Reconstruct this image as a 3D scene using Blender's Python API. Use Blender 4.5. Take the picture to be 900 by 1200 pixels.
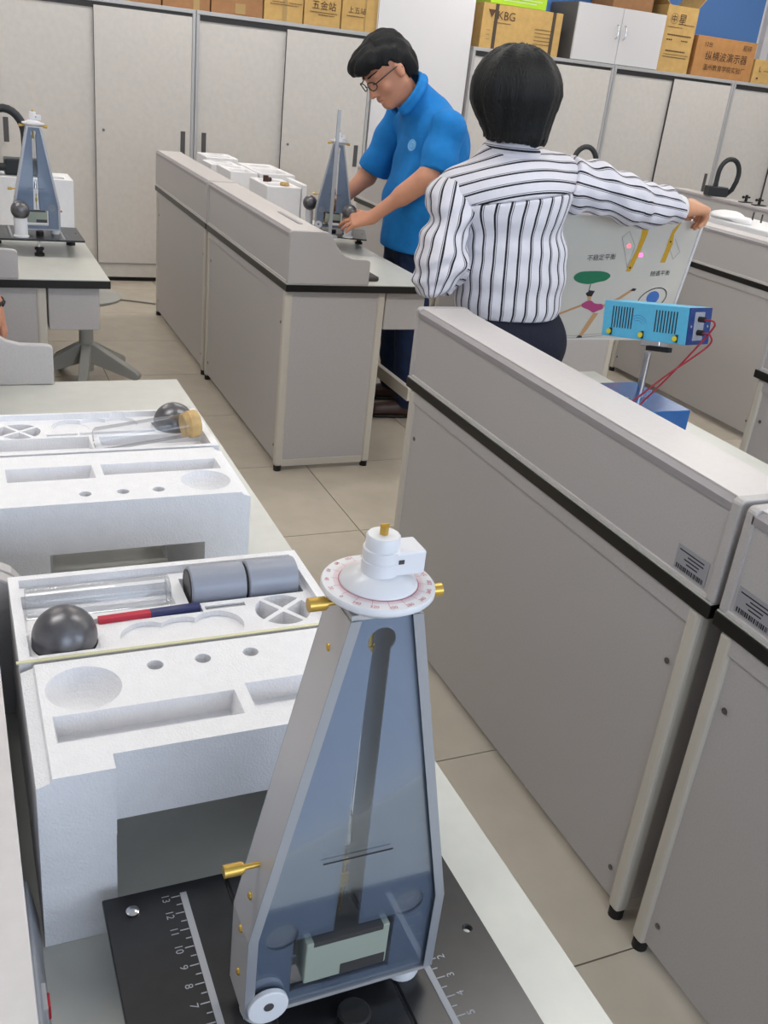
import bpy, bmesh, math, random
import numpy as np
from mathutils import Vector, Matrix, Euler

random.seed(7)
for o in list(bpy.data.objects):
    bpy.data.objects.remove(o, do_unlink=True)
scene = bpy.context.scene
COL = scene.collection
PI = math.pi

# ------------------------------------------------------------------ camera
cam = bpy.data.cameras.new('camera')
cam.sensor_fit = 'VERTICAL'; cam.sensor_height = 24.0
cam.lens = 1123.5 / 1200.0 * 24.0
cam.clip_start = 0.02; cam.clip_end = 60
camo = bpy.data.objects.new('camera', cam); COL.objects.link(camo)
R_ = Vector((0.91577467, -0.3876476, 0.10529053))
U_ = Vector((0.07605777, 0.42470908, 0.90212938))
F_ = Vector((0.39442613, 0.81813907, -0.41842143))
camo.matrix_world = Matrix(((R_.x, U_.x, -F_.x, 0), (R_.y, U_.y, -F_.y, 0), (R_.z, U_.z, -F_.z, 1.57), (0, 0, 0, 1)))
scene.camera = camo

# ------------------------------------------------------------------ world and exposure
w = bpy.data.worlds.new('world'); scene.world = w; w.use_nodes = True
w.node_tree.nodes['Background'].inputs[0].default_value = (0.62, 0.75, 1.0, 1)
w.node_tree.nodes['Background'].inputs[1].default_value = 0.5
scene.view_settings.view_transform = 'Standard'
scene.view_settings.look = 'None'
scene.view_settings.gamma = 1.0
scene.view_settings.use_curve_mapping = False
scene.view_settings.exposure = 0.60
CEIL_STRENGTH = 11.0       # fluorescent ceiling panels
WINDOW_POWER = 70         # daylight through the windows behind the camera
wl = bpy.data.lights.new('window_daylight', 'AREA'); wl.shape = 'RECTANGLE'; wl.size = 6.0; wl.size_y = 1.5
wl.energy = WINDOW_POWER; wl.color = (0.72, 0.84, 1.0)
wlo = bpy.data.objects.new('window_daylight', wl); COL.objects.link(wlo)
wlo.location = (2.2, -2.52, 1.75); wlo.rotation_euler = (math.radians(90), 0, 0)   # shines towards +y

# ------------------------------------------------------------------ helpers
def lin(c):
    return tuple(((v / 255.0) / 12.92 if v / 255.0 <= 0.04045 else ((v / 255.0 + 0.055) / 1.055) ** 2.4) for v in c)

def mat(name, rgb, rough=0.5, metal=0.0, var=0.0, vscale=40.0, bump=0.0, bscale=120.0, emit=None, estr=0.0, coat=0.0, spec=0.5):
    m = bpy.data.materials.new(name); m.use_nodes = True
    nt = m.node_tree; b = nt.nodes['Principled BSDF']
    c = lin(rgb)
    b.inputs['Base Color'].default_value = (*c, 1)
    b.inputs['Roughness'].default_value = rough
    b.inputs['Metallic'].default_value = metal
    b.inputs['Specular IOR Level'].default_value = spec
    if coat: b.inputs['Coat Weight'].default_value = coat
    if emit:
        b.inputs['Emission Color'].default_value = (*lin(emit), 1); b.inputs['Emission Strength'].default_value = estr
    if var or bump:
        tc = nt.nodes.new('ShaderNodeTexCoord')
    if var:
        n = nt.nodes.new('ShaderNodeTexNoise'); n.inputs['Scale'].default_value = vscale; n.inputs['Detail'].default_value = 6
        nt.links.new(tc.outputs['Object'], n.inputs['Vector'])
        r = nt.nodes.new('ShaderNodeValToRGB')
        r.color_ramp.elements[0].position = 0.3; r.color_ramp.elements[1].position = 0.7
        r.color_ramp.elements[0].color = tuple(max(0, v * (1 - var)) for v in c) + (1,)
        r.color_ramp.elements[1].color = tuple(min(1, v * (1 + var)) for v in c) + (1,)
        nt.links.new(n.outputs['Fac'], r.inputs['Fac']); nt.links.new(r.outputs['Color'], b.inputs['Base Color'])
    if bump:
        n2 = nt.nodes.new('ShaderNodeTexNoise'); n2.inputs['Scale'].default_value = bscale; n2.inputs['Detail'].default_value = 4
        nt.links.new(tc.outputs['Object'], n2.inputs['Vector'])
        bp = nt.nodes.new('ShaderNodeBump'); bp.inputs['Strength'].default_value = bump; bp.inputs['Distance'].default_value = 0.01
        nt.links.new(n2.outputs['Fac'], bp.inputs['Height']); nt.links.new(bp.outputs['Normal'], b.inputs['Normal'])
    return m

def glassmat(name, tint=(235, 240, 245), gloss=0.12, rough=0.03):
    m = bpy.data.materials.new(name); m.use_nodes = True
    nt = m.node_tree; nt.nodes.clear()
    out = nt.nodes.new('ShaderNodeOutputMaterial'); mx = nt.nodes.new('ShaderNodeMixShader')
    t = nt.nodes.new('ShaderNodeBsdfTransparent'); t.inputs[0].default_value = (*lin(tint), 1)
    g = nt.nodes.new('ShaderNodeBsdfGlossy'); g.inputs['Roughness'].default_value = rough
    lw = nt.nodes.new('ShaderNodeLayerWeight'); lw.inputs['Blend'].default_value = 0.25
    ad = nt.nodes.new('ShaderNodeMath'); ad.operation = 'MULTIPLY_ADD'
    ad.inputs[1].default_value = 0.6; ad.inputs[2].default_value = gloss
    nt.links.new(lw.outputs['Fresnel'], ad.inputs[0]); nt.links.new(ad.outputs[0], mx.inputs[0])
    nt.links.new(t.outputs[0], mx.inputs[1]); nt.links.new(g.outputs[0], mx.inputs[2]); nt.links.new(mx.outputs[0], out.inputs[0])
    return m

M = {}
M['laminate'] = mat('grey_laminate', (188, 184, 183), 0.45, var=0.05, vscale=260)
M['laminate_end'] = M['laminate']
M['trim'] = mat('grey_edge_trim', (158, 153, 155), 0.4)
M['shelf'] = mat('white_shelf', (208, 203, 202), 0.35, var=0.02, vscale=90)
M['post'] = mat('cream_post', (205, 199, 188), 0.4)
M['top'] = mat('worktop', (200, 200, 193), 0.28, var=0.03, vscale=30)
M['band'] = mat('black_edge', (22, 20, 19), 0.35)
M['rubber'] = mat('black_rubber', (16, 15, 15), 0.6)
M['screw'] = mat('screw_steel', (120, 118, 116), 0.35, 0.8)
M['sticker'] = mat('silver_sticker', (160, 160, 166), 0.4)
M['ink'] = mat('black_ink', (35, 35, 40), 0.6)
M['tile'] = mat('floor_tile', (196, 186, 170), 0.22, var=0.05, vscale=9)
M['grout'] = mat('floor_grout', (120, 110, 98), 0.8)
M['wall'] = mat('wall_paint', (222, 221, 224), 0.7)
M['ceil'] = mat('ceiling_paint', (235, 235, 233), 0.8)
M['cab'] = mat('cabinet_laminate', (207, 203, 198), 0.5, var=0.035, vscale=30)
M['cabtrim'] = mat('cabinet_aluminium', (178, 178, 180), 0.4, 0.1)
M['dark'] = mat('dark_grey', (60, 58, 58), 0.5)
M['pull'] = mat('pull_grey', (88, 86, 86), 0.45, 0.3)
M['card1'] = mat('cardboard_yellow', (196, 160, 98), 0.8, var=0.08, vscale=20)
M['card2'] = mat('cardboard_brown', (160, 116, 78), 0.8, var=0.08, vscale=20)
M['card3'] = mat('cardboard_orange', (178, 128, 76), 0.8, var=0.07, vscale=20)
M['tape'] = mat('packing_tape', (170, 140, 84), 0.35)
M['strap'] = mat('dark_strap', (74, 62, 48), 0.6)
M['lime'] = mat('lime_box', (172, 214, 40), 0.5)
M['white'] = mat('white_plastic', (226, 226, 229), 0.3)
M['whitecab'] = mat('white_cabinet', (212, 211, 213), 0.4)
M['greyside'] = mat('grey_cabinet_side', (96, 94, 92), 0.5)
M['felt'] = mat('blue_felt', (84, 126, 186), 0.95, var=0.12, vscale=300)
M['foam'] = mat('white_foam', (238, 237, 239), 0.75, var=0.02, vscale=60, bump=0.25, bscale=420)
M['foamtape'] = mat('yellowed_tape', (214, 210, 170), 0.3)
M['steelball'] = mat('lead_ball', (108, 107, 110), 0.34, 0.7, var=0.2, vscale=60)
M['pvc'] = mat('grey_cylinder', (150, 154, 166), 0.4, 0.1)
M['red'] = mat('magnet_red', (186, 36, 58), 0.4)
M['navy'] = mat('magnet_blue', (44, 50, 96), 0.4)
M['alu'] = mat('aluminium', (196, 194, 194), 0.38, 0.45)
M['alu_dark'] = mat('aluminium_flange', (168, 170, 176), 0.35, 0.45)
M['bluegrey'] = mat('blue_grey_plate', (136, 146, 164), 0.42, 0.1, var=0.02, vscale=30)
M['brass'] = mat('brass', (204, 168, 84), 0.34, 0.8)
M['chrome'] = mat('chrome', (205, 205, 208), 0.15, 1.0)
M['blackplate'] = mat('black_plate', (34, 34, 36), 0.28, var=0.2, vscale=50)
M['scale'] = mat('grey_scale', (158, 160, 166), 0.5)
M['dialink'] = mat('dial_red', (190, 70, 92), 0.6)
M['dialpink'] = mat('dial_pink', (228, 178, 188), 0.6)
M['vane'] = mat('green_grey_vane', (150, 158, 146), 0.35)
M['acrylic'] = glassmat('clear_acrylic', (247, 250, 253), 0.03, 0.05)
M['glass'] = glassmat('clear_glass', (252, 253, 254), 0.05, 0.03)
M['cork'] = mat('cork', (196, 164, 112), 0.85, var=0.15, vscale=80)
M['lampblack'] = mat('lamp_black', (34, 38, 42), 0.45)
M['stool'] = mat('stool_grey', (178, 178, 173), 0.5)
M['poster'] = mat('poster_white', (206, 202, 192), 0.5)
M['lightblue'] = mat('light_blue_metal', (88, 180, 218), 0.4, var=0.03, vscale=120)
M['deepblue'] = mat('deep_blue_metal', (18, 52, 112), 0.4)
M['baseblue'] = mat('blue_base_metal', (44, 98, 160), 0.22, 0.2)
M['yellow'] = mat('yellow_knob', (214, 198, 34), 0.4)
M['wirered'] = mat('red_wire', (150, 24, 44), 0.4)
M['posteryellow'] = mat('poster_ochre', (206, 160, 40), 0.6)
M['postergreen'] = mat('poster_green', (28, 120, 84), 0.6)
M['posterpink'] = mat('poster_magenta', (176, 66, 120), 0.6)
M['posterskin'] = mat('poster_skin', (196, 152, 108), 0.6)
M['posterblue'] = mat('poster_blue', (66, 112, 186), 0.6)
M['pencil'] = mat('pencil_line', (150, 148, 140), 0.7)
M['brownink'] = mat('box_ink', (86, 62, 44), 0.8)
M['skin'] = mat('skin_tan', (198, 140, 112), 0.5, var=0.05, vscale=25)
M['skin2'] = mat('skin_light', (206, 150, 116), 0.5, var=0.05, vscale=25)
def hairmat(name, rgb):
    m = mat(name, rgb, 0.55, spec=0.35); nt = m.node_tree; b = nt.nodes['Principled BSDF']
    tc = nt.nodes.new('ShaderNodeTexCoord'); mp = nt.nodes.new('ShaderNodeMapping'); mp.inputs['Scale'].default_value = (260, 260, 14)
    n = nt.nodes.new('ShaderNodeTexNoise'); n.inputs['Scale'].default_value = 1.0; n.inputs['Detail'].default_value = 3
    bp = nt.nodes.new('ShaderNodeBump'); bp.inputs['Strength'].default_value = 0.7; bp.inputs['Distance'].default_value = 0.006
    nt.links.new(tc.outputs['Object'], mp.inputs[0]); nt.links.new(mp.outputs[0], n.inputs['Vector']); nt.links.new(n.outputs['Fac'], bp.inputs['Height']); nt.links.new(bp.outputs['Normal'], b.inputs['Normal'])
    return m
M['hair'] = hairmat('black_hair', (7, 9, 12))
M['polo'] = mat('blue_polo', (8, 120, 196), 0.85, var=0.08, vscale=26, bump=0.55, bscale=16)
M['jeans'] = mat('dark_blue_jeans', (20, 40, 74), 0.9, var=0.15, vscale=40, bump=0.3, bscale=35)
M['trousers'] = mat('navy_trousers', (18, 22, 40), 0.9, bump=0.3, bscale=25)
M['leather'] = mat('brown_leather', (62, 38, 32), 0.4)
M['emblem'] = mat('emblem_pale_blue', (104, 164, 214), 0.8)
M['cable'] = mat('cable_grey', (150, 146, 138), 0.5)
M['redbutton'] = mat('red_switch', (176, 20, 40), 0.3)

class MB:
    def __init__(s): s.v = []; s.f = []; s.mi = []
    def add(s, vs, fs, mi=0):
        o = len(s.v); s.v += [tuple(v) for v in vs]; s.f += [tuple(i + o for i in f) for f in fs]; s.mi += [mi] * len(fs); return s
    def box(s, x0, y0, z0, x1, y1, z1, mi=0):
        v = [(x0,y0,z0),(x1,y0,z0),(x1,y1,z0),(x0,y1,z0),(x0,y0,z1),(x1,y0,z1),(x1,y1,z1),(x0,y1,z1)]
        return s.add(v, [(0,3,2,1),(4,5,6,7),(0,1,5,4),(1,2,6,5),(2,3,7,6),(3,0,4,7)], mi)
    def prism(s, pts, axis, a, b, mi=0):
        def P(u, w, t):
            return (t, u, w) if axis == 'x' else (u, t, w) if axis == 'y' else (u, w, t)
        n = len(pts); vs = [P(u, w, a) for u, w in pts] + [P(u, w, b) for u, w in pts]
        fs = [tuple(range(n)), tuple(range(2*n-1, n-1, -1))] + [(i, i + n, (i+1) % n + n, (i+1) % n) for i in range(n)]
        return s.add(vs, fs, mi)
    def cyl(s, p0, p1, r0, r1=None, n=20, cap=True, mi=0):
        if r1 is None: r1 = r0
        p0 = Vector(p0); p1 = Vector(p1); d = (p1 - p0).normalized()
        a = d.orthogonal().normalized(); b = d.cross(a)
        vs = []
        for p, r in ((p0, r0), (p1, r1)):
            for i in range(n):
                t = 2 * PI * i / n; vs.append(p + a * (r * math.cos(t)) + b * (r * math.sin(t)))
        fs = [(i, (i+1) % n, (i+1) % n + n, i + n) for i in range(n)]
        if cap: fs += [tuple(range(n-1, -1, -1)), tuple(range(n, 2*n))]
        return s.add(vs, fs, mi)
    def tube(s, pts, r, n=8, mi=0, close=False):
        pts = [Vector(p) for p in pts]; rs = r if isinstance(r, (list, tuple)) else [r] * len(pts)
        vs = []; m = len(pts); prev = None
        for i, p in enumerate(pts):
            d = (pts[min(i+1, m-1)] - pts[max(i-1, 0)]).normalized()
            a = d.orthogonal().normalized() if prev is None else (prev - d * prev.dot(d)).normalized()
            prev = a; b = d.cross(a)
            for j in range(n):
                t = 2 * PI * j / n; vs.append(p + a * (rs[i] * math.cos(t)) + b * (rs[i] * math.sin(t)))
        fs = [(i*n + j, i*n + (j+1) % n, (i+1)*n + (j+1) % n, (i+1)*n + j) for i in range(m-1) for j in range(n)]
        fs += [tuple(range(n-1, -1, -1)), tuple(range((m-1)*n, m*n))]
        return s.add(vs, fs, mi)
    def lathe(s, prof, c=(0,0,0), n=32, mi=0):
        vs = []; m = len(prof)
        for r, z in prof:
            for j in range(n):
                t = 2 * PI * j / n; vs.append((c[0] + r * math.cos(t), c[1] + r * math.sin(t), c[2] + z))
        fs = [(i*n + j, i*n + (j+1) % n, (i+1)*n + (j+1) % n, (i+1)*n + j) for i in range(m-1) for j in range(n)]
        fs += [tuple(range(n-1, -1, -1)), tuple(range((m-1)*n, m*n))]
        return s.add(vs, fs, mi)
    def sphere(s, c, r, n=32, k=16, sx=1, sy=1, sz=1, mi=0):
        vs = [(c[0], c[1], c[2] - r*sz)]
        for i in range(1, k):
            a = -PI/2 + PI * i / k
            for j in range(n):
                t = 2 * PI * j / n
                vs.append((c[0] + r*sx*math.cos(a)*math.cos(t), c[1] + r*sy*math.cos(a)*math.sin(t), c[2] + r*sz*math.sin(a)))
        vs.append((c[0], c[1], c[2] + r*sz)); L = len(vs) - 1
        fs = [(0, 1 + (j+1) % n, 1 + j) for j in range(n)]
        fs += [(1 + (i)*n + j, 1 + i*n + (j+1) % n, 1 + (i+1)*n + (j+1) % n, 1 + (i+1)*n + j) for i in range(k-2) for j in range(n)]
        fs += [(1 + (k-2)*n + j, 1 + (k-2)*n + (j+1) % n, L) for j in range(n)]
        return s.add(vs, fs, mi)
    def xf(s, mtx):
        s.v = [tuple(mtx @ Vector(v)) for v in s.v]; return s
    def mesh(s, name, mats, smooth=False, angle=40):
        me = bpy.data.meshes.new(name); me.from_pydata(s.v, [], s.f)
        for m in (mats if isinstance(mats, (list, tuple)) else [mats]): me.materials.append(M[m] if isinstance(m, str) else m)
        me.polygons.foreach_set('material_index', s.mi)
        bm = bmesh.new(); bm.from_mesh(me); bmesh.ops.recalc_face_normals(bm, faces=bm.faces); bm.to_mesh(me); bm.free()
        if smooth:
            me.polygons.foreach_set('use_smooth', [True] * len(me.polygons)); me.set_sharp_from_angle(angle=math.radians(angle))
        me.update(); return me
    def build(s, name, mats, parent=None, smooth=False, bevel=0.0, angle=40, seg=2):
        o = bpy.data.objects.new(name, s.mesh(name, mats, smooth, angle)); COL.objects.link(o)
        if parent is not None: o.parent = parent
        if bevel:
            b = o.modifiers.new('bevel', 'BEVEL'); b.width = bevel; b.segments = seg; b.limit_method = 'ANGLE'; b.angle_limit = math.radians(35)
        return o

def tag(o, label, cat=None, group=None, kind=None):
    if label: o['label'] = label
    if cat: o['category'] = cat
    if group: o['group'] = group
    if kind: o['kind'] = kind
    return o
def thing(name, label, cat, loc=(0,0,0), rz=0.0, group=None):
    o = bpy.data.objects.new(name, None); COL.objects.link(o); o.empty_display_size = 0.1
    o.location = loc; o.rotation_euler = (0, 0, rz)
    return tag(o, label, cat, group)
def copy_tree(o, parent=None):
    c = o.copy(); COL.objects.link(c)
    if parent is not None: c.parent = parent
    for ch in list(o.children): copy_tree(ch, c)
    return c
def cut(obj, cutters):
    tmp = []
    for mb in cutters:
        co = mb.build('cutter', 'white'); tmp.append(co)
        md = obj.modifiers.new('cut', 'BOOLEAN'); md.operation = 'DIFFERENCE'; md.object = co; md.solver = 'EXACT'
    dg = bpy.context.evaluated_depsgraph_get(); dg.update()
    me = bpy.data.meshes.new_from_object(obj.evaluated_get(dg))
    old = obj.data; obj.modifiers.clear(); obj.data = me
    me.name = old.name
    for c in tmp: bpy.data.objects.remove(c, do_unlink=True)
    return obj
def text_mesh(txt, size, depth=0.0, align='CENTER'):
    cu = bpy.data.curves.new('lettering', 'FONT'); cu.body = txt; cu.size = size; cu.extrude = depth; cu.align_x = align; cu.align_y = 'CENTER'
    cu.resolution_u = 3
    o = bpy.data.objects.new('lettering', cu); COL.objects.link(o)
    dg = bpy.context.evaluated_depsgraph_get(); dg.update()
    me = bpy.data.meshes.new_from_object(o.evaluated_get(dg))
    vs = [tuple(v.co) for v in me.vertices]; fs = [tuple(p.vertices) for p in me.polygons]
    bpy.data.objects.remove(o, do_unlink=True); bpy.data.meshes.remove(me)
    return vs, fs
def add_text(mb, txt, size, mtx, mi=0):
    vs, fs = text_mesh(txt, size)
    mb.add([mtx @ Vector(v) for v in vs], fs, mi)
def frame(o, ux, uy):
    # matrix whose local x, y are the given directions
    ux = Vector(ux).normalized(); uy = Vector(uy); uy = (uy - ux * uy.dot(ux)).normalized(); uz = ux.cross(uy)
    return Matrix(((ux.x, uy.x, uz.x, o[0]), (ux.y, uy.y, uz.y, o[1]), (ux.z, uy.z, uz.z, o[2]), (0, 0, 0, 1)))

# ------------------------------------------------------------------ the room
XL, XR, YB, YF, ZC = -2.5, 8.0, -2.6, 7.47, 2.95
T = 0.637
fl = MB().box(XL, YB, -0.05, XR, YF, -0.004).build('floor', 'grout'); tag(fl, 'beige polished tile floor of the laboratory', None, None, 'structure')
tile_me = MB().box(-T/2 + 0.002, -T/2 + 0.002, -0.006, T/2 - 0.002, T/2 - 0.002, 0.0).mesh('tile', 'tile')
for i in range(-6, 11):
    for j in range(-5, 11):
        cx = 1.325 + T * (i + 0.5) - 0.0; cy = 1.027 + T * (j + 0.5)
        if cx < XL + 0.1 or cx > XR - 0.1 or cy > YF - 0.1 or cy < YB + 0.1: continue
        if cx - T/2 > 0.6 * cy + 4.2 and cy < 3: continue
        t = bpy.data.objects.new('tile', tile_me); COL.objects.link(t); t.location = (cx, cy, 0); t.parent = fl
def wallobj(name, x0, y0, z0, x1, y1, z1, m='wall', label=None):
    return tag(MB().box(x0, y0, z0, x1, y1, z1).build(name, m), label, None, None, 'structure')
wallobj('wall_back', XL, YF, 0, XR, YF + 0.1, ZC, 'wall', 'white back wall behind the cabinets')
wallobj('wall_left', XL - 0.1, YB, 0, XL, YF, ZC)
wallobj('wall_right', XR, YB, 0, XR + 0.1, YF, ZC)
wr = MB()
wr.box(XL, YB - 0.1, 0, XR, YB, 1.0); wr.box(XL, YB - 0.1, 2.5, XR, YB, ZC)
wr.box(XL, YB - 0.1, 1.0, -0.8, YB, 2.5); wr.box(5.2, YB - 0.1, 1.0, XR, YB, 2.5)
tag(wr.build('wall_rear', 'wall'), None, None, None, 'structure')
wallobj('ceiling', XL, YB, ZC, XR, YF, ZC + 0.1, 'ceil')
pil = wallobj('trim_1', 2.895, 7.02, 0, 3.645, YF, ZC, 'wall', 'white square column between the two rows of cabinets')
wf = MB()
for k in range(5): wf.box(-0.8 + k * 1.5 - 0.03, YB - 0.08, 1.0, -0.8 + k * 1.5 + 0.03, YB - 0.02, 2.5)
wf.box(-0.83, YB - 0.08, 1.0, 5.23, YB - 0.02, 1.05); wf.box(-0.83, YB - 0.08, 2.45, 5.23, YB - 0.02, 2.5)
tag(wf.build('window_1', 'white'), None, None, None, 'structure')
M['lampglow'] = mat('lamp_diffuser', (255, 255, 255), 0.5, emit=(255, 251, 245), estr=CEIL_STRENGTH)
lf = MB().box(-0.64, -0.16, -0.06, 0.64, 0.16, 0).mesh('housing', 'white')
ld = MB().box(-0.6, -0.13, -0.066, 0.6, 0.13, -0.0601).mesh('diffuser', 'lampglow')
for i, lx in enumerate((-0.6, 1.6, 3.8, 6.0)):
    for j, ly in enumerate((1.5, 3.9, 6.3)):
        t = thing('ceiling_light', 'long white fluorescent ceiling light above the benches', 'light', (lx, ly, ZC), 0, 'ceiling lights')
        a = bpy.data.objects.new('housing', lf); COL.objects.link(a); a.parent = t
        b = bpy.data.objects.new('diffuser', ld); COL.objects.link(b); b.parent = t
# ------------------------------------------------------------------ lab benches
def arc(cx, cy, r, a0, a1, n):
    return [(cx + r * math.cos(math.radians(a0 + (a1 - a0) * i / n)), cy + r * math.sin(math.radians(a0 + (a1 - a0) * i / n))) for i in range(n + 1)]
ENDPROF = [(0.0, 0.787), (0.0, 0.975)] + arc(0.012, 0.973, 0.012, 180, 90, 3)[1:] + [(0.135, 0.985)] + \
          [(0.150, 0.983), (0.164, 0.974), (0.178, 0.955), (0.192, 0.932), (0.210, 0.910), (0.232, 0.895), (0.262, 0.887), (0.315, 0.885)] + arc(0.325, 0.873, 0.010, 80, 0, 3) + [(0.335, 0.787)]
BL = 1.30
def bench(label, x, y0, foot_rail=False, sticker=False, L=BL, detail=True, far_sticker=False):
    t = thing('lab_bench', label, 'bench', (x, y0, 0), 0, 'grey laboratory benches in rows')
    MB().box(0.008, 0.05, 0.035, 0.028, L - 0.05, 0.745).build('front_panel', 'laminate', t, bevel=0.001)
    MB().box(0.002, 0.048, 0.72, 0.03, L - 0.048, 0.7555).build('top_rail', 'laminate', t, bevel=0.001)
    for yy in (0.020, L - 0.054):
        MB().box(0.032, yy + 0.006, 0.035, 0.392, yy + 0.026, 0.754).build('end_panel', 'laminate_end', t)
        MB().box(0.03, yy + 0.004, 0.02, 0.39, yy + 0.03, 0.05).build('bottom_rail', 'post', t, bevel=0.002)
        for xx in (0.0, 0.39):
            p = MB().box(xx, yy, 0.022, xx + 0.034, yy + 0.034, 0.7555).build('post', 'post', t, bevel=0.010, seg=3)
            MB().cyl((xx + 0.017, yy + 0.017, 0.0), (xx + 0.017, yy + 0.017, 0.0225), 0.016, n=14).build('rubber_foot', 'rubber', p)
    MB().box(-0.004, 0.0, 0.756, 0.64, L - 0.002, 0.7835).build('edge_band', 'band', t, bevel=0.002)
    MB().box(-0.002, 0.002, 0.7836, 0.638, L - 0.004, 0.7862).build('worktop', 'top', t)
    # raised partition on the worktop
    MB().box(0.004, 0.02, 0.7865, 0.02, L - 0.02, 0.965).build('partition_board', 'laminate', t)
    MB().box(0.000, 0.02, 0.7865, 0.022, L - 0.02, 0.795).build('base_trim', 'shelf', t, bevel=0.001)
    MB().prism([(0.0, 0.958), (0.022, 0.958), (0.022, 0.978), (0.012, 0.981), (0.0, 0.972)], 'y', 0.02, L - 0.02).build('top_trim', 'trim', t)
    MB().box(0.011, 0.02, 0.966, 0.140, L - 0.02, 0.984).build('shelf', 'shelf', t, bevel=0.001)
    MB().box(0.108, 0.02, 0.7865, 0.124, L - 0.02, 0.966).build('socket_board', 'laminate', t)
    for yy in (0.0, L - 0.026):
        MB().prism(ENDPROF, 'y', yy, yy + 0.022).build('end_cap', 'laminate_end', t, bevel=0.003)
    # drawer box under the user's side
    MB().box(0.43, 0.03, 0.60, 0.605, L - 0.04, 0.752).build('drawer', 'laminate_end', t, bevel=0.004)
    if detail:
        for yy in (0.075, L - 0.075):
            for zz in (0.10, 0.62):
                MB().cyl((0.0072, yy, zz), (0.0052, yy, zz), 0.006, n=12).build('screw', 'screw', t)
    if foot_rail:
        MB().box(0.56, -0.005, 0.30, 0.585, L - 0.06, 0.355).build('foot_rail', 'post', t, bevel=0.003)
        for yy in (0.45, L - 0.09):
            MB().box(0.42, yy, 0.31, 0.562, yy + 0.03, 0.345).build('rail_bracket', 'post', t)
    def stick(yc):
        m = MB(); m.box(0.0028, yc - 0.042, 0.80, 0.0038, yc + 0.042, 0.848, 0)
        k = 0
        for zz, a, b in ((0.840, -0.036, 0.03), (0.833, -0.012, 0.03), (0.826, -0.02, 0.02), (0.819, -0.012, 0.018)):
            m.box(0.0024, yc - b, zz - 0.0012, 0.0027, yc - a, zz + 0.0012, 1)
        rnd = random.Random(3); yy = yc - 0.036
        while yy < yc + 0.034:
            wdt = rnd.choice((0.0012, 0.002, 0.003)); m.box(0.0024, yy, 0.803, 0.0027, yy + wdt, 0.812, 1); yy += wdt + rnd.choice((0.0014, 0.0024))
        s = m.build('asset_sticker', ['sticker', 'ink'], t); s['label'] = 'silver sticker with a barcode and small print'
    if sticker: stick(0.075)
    if far_sticker: stick(L - 0.075)
    return t
RX = (-0.125, 1.17, 2.465, 3.745, 5.02)
bench('lab bench nearest the camera, carrying the large apparatus and nearer foam package', RX[0], -0.215)
bench('grey lab bench carrying the rear foam package, its end facing the stool', RX[0], 1.085)
bench('lab bench at left edge carrying an apparatus with ball on a white cylinder', RX[0], 3.50)
bench('lab bench at left edge behind the apparatus, its partition out of frame', RX[0], 4.81)
bench('lab bench in lower right corner, nearest the camera, with a barcode sticker', RX[1], -0.235, far_sticker=True)
bench('long grey lab bench in front of the woman, blue instrument standing behind its partition', RX[1], 1.075, sticker=True)
bench('lab bench whose end panel faces the camera, the man works at it', RX[1], 3.50, foot_rail=True)
bench('lab bench against the cabinets, carrying the white foam boxes', RX[1], 4.81)
bench('lab bench cut by the right edge, beside the blue instrument', RX[2], 1.07)
bench('lab bench hidden behind the woman and the poster board', RX[2], 3.66, L=1.14)
bench('lab bench behind the man, near the white column', RX[2], 4.81)
bench('lab bench right of the poster board, carrying an opened foam tray', RX[3], 3.50)
bench('lab bench under the woman\'s outstretched arm, farther back than the foam tray', RX[3], 4.81)
bench('farthest lab bench on the right, black hose lamp on its partition', RX[4], 4.81)

# ------------------------------------------------------------------ sliding door cabinets
def cabinet(label, x0, x1, keys):
    t = thing('sliding_cabinet', label, 'cabinet', (x0, 7.0, 0), 0, 'grey sliding door cabinets along the back wall')
    W = x1 - x0
    m = MB(); m.box(0, 0.02, 0.03, 0.02, 0.45, 1.755); m.box(W - 0.02, 0.02, 0.03, W, 0.45, 1.755); m.box(0.02, 0.43, 0.03, W - 0.02, 0.45, 1.755); m.box(0.02, 0.04, 0.03, W - 0.02, 0.43, 0.10)
    m.build('carcass', 'cab', t)
    for a, b in ((0, 0.022), (W - 0.022, W)):
        MB().box(a, 0, 0.03, b, 0.022, 1.755).build('stile', 'cabtrim', t, bevel=0.002)
    MB().box(0, 0, 1.7555, W, 0.45, 1.78).build('top_board', 'cabtrim', t, bevel=0.002)
    MB().box(0.023, 0.02, 1.72, W - 0.023, 0.038, 1.755).build('door_track', 'dark', t)
    MB().box(0.0, 0.006, 0.115, W, 0.024, 0.125).build('lower_track', 'cabtrim', t)
    MB().box(0.0, 0.01, 0.03, W, 0.02, 0.114).build('plinth', 'cab', t)
    MB().box(0.0, 0.03, 0.0, W, 0.44, 0.0295).build('base', 'rubber', t)
    mid = W / 2
    for k, (a, b, yy) in enumerate(((0.023, mid + 0.012, 0.026), (mid - 0.012, W - 0.023, 0.004))):
        d = MB().box(a, yy, 0.128, b, yy + 0.016, 1.735).build('door', 'cab', t, bevel=0.001)
        hx = a + 0.05 if k == 0 else b - 0.05
        h = MB(); h.box(hx - 0.016, yy - 0.003, 0.88, hx + 0.016, yy - 0.0001, 1.03); h.build('recessed_pull', 'pull', d, bevel=0.001)
        if k == 1 and keys:
            MB().cyl((a + 0.05, yy - 0.004, 1.0), (a + 0.05, yy + 0.0005, 1.0), 0.009, n=14).build('key_lock', 'screw', d)
    MB().box(mid - 0.013, 0.0015, 0.128, mid - 0.0121, 0.02, 1.735).build('door_seal', 'dark', t)
    return t
cabinet('grey sliding door cabinet in the far left corner behind the apparatus', -0.95, 0.316, True)
cabinet('grey sliding door cabinet above the stool at far left', 0.32, 1.598, True)
cabinet('grey sliding door cabinet behind the foam boxes, left of the column', 1.602, 2.875, True)
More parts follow.
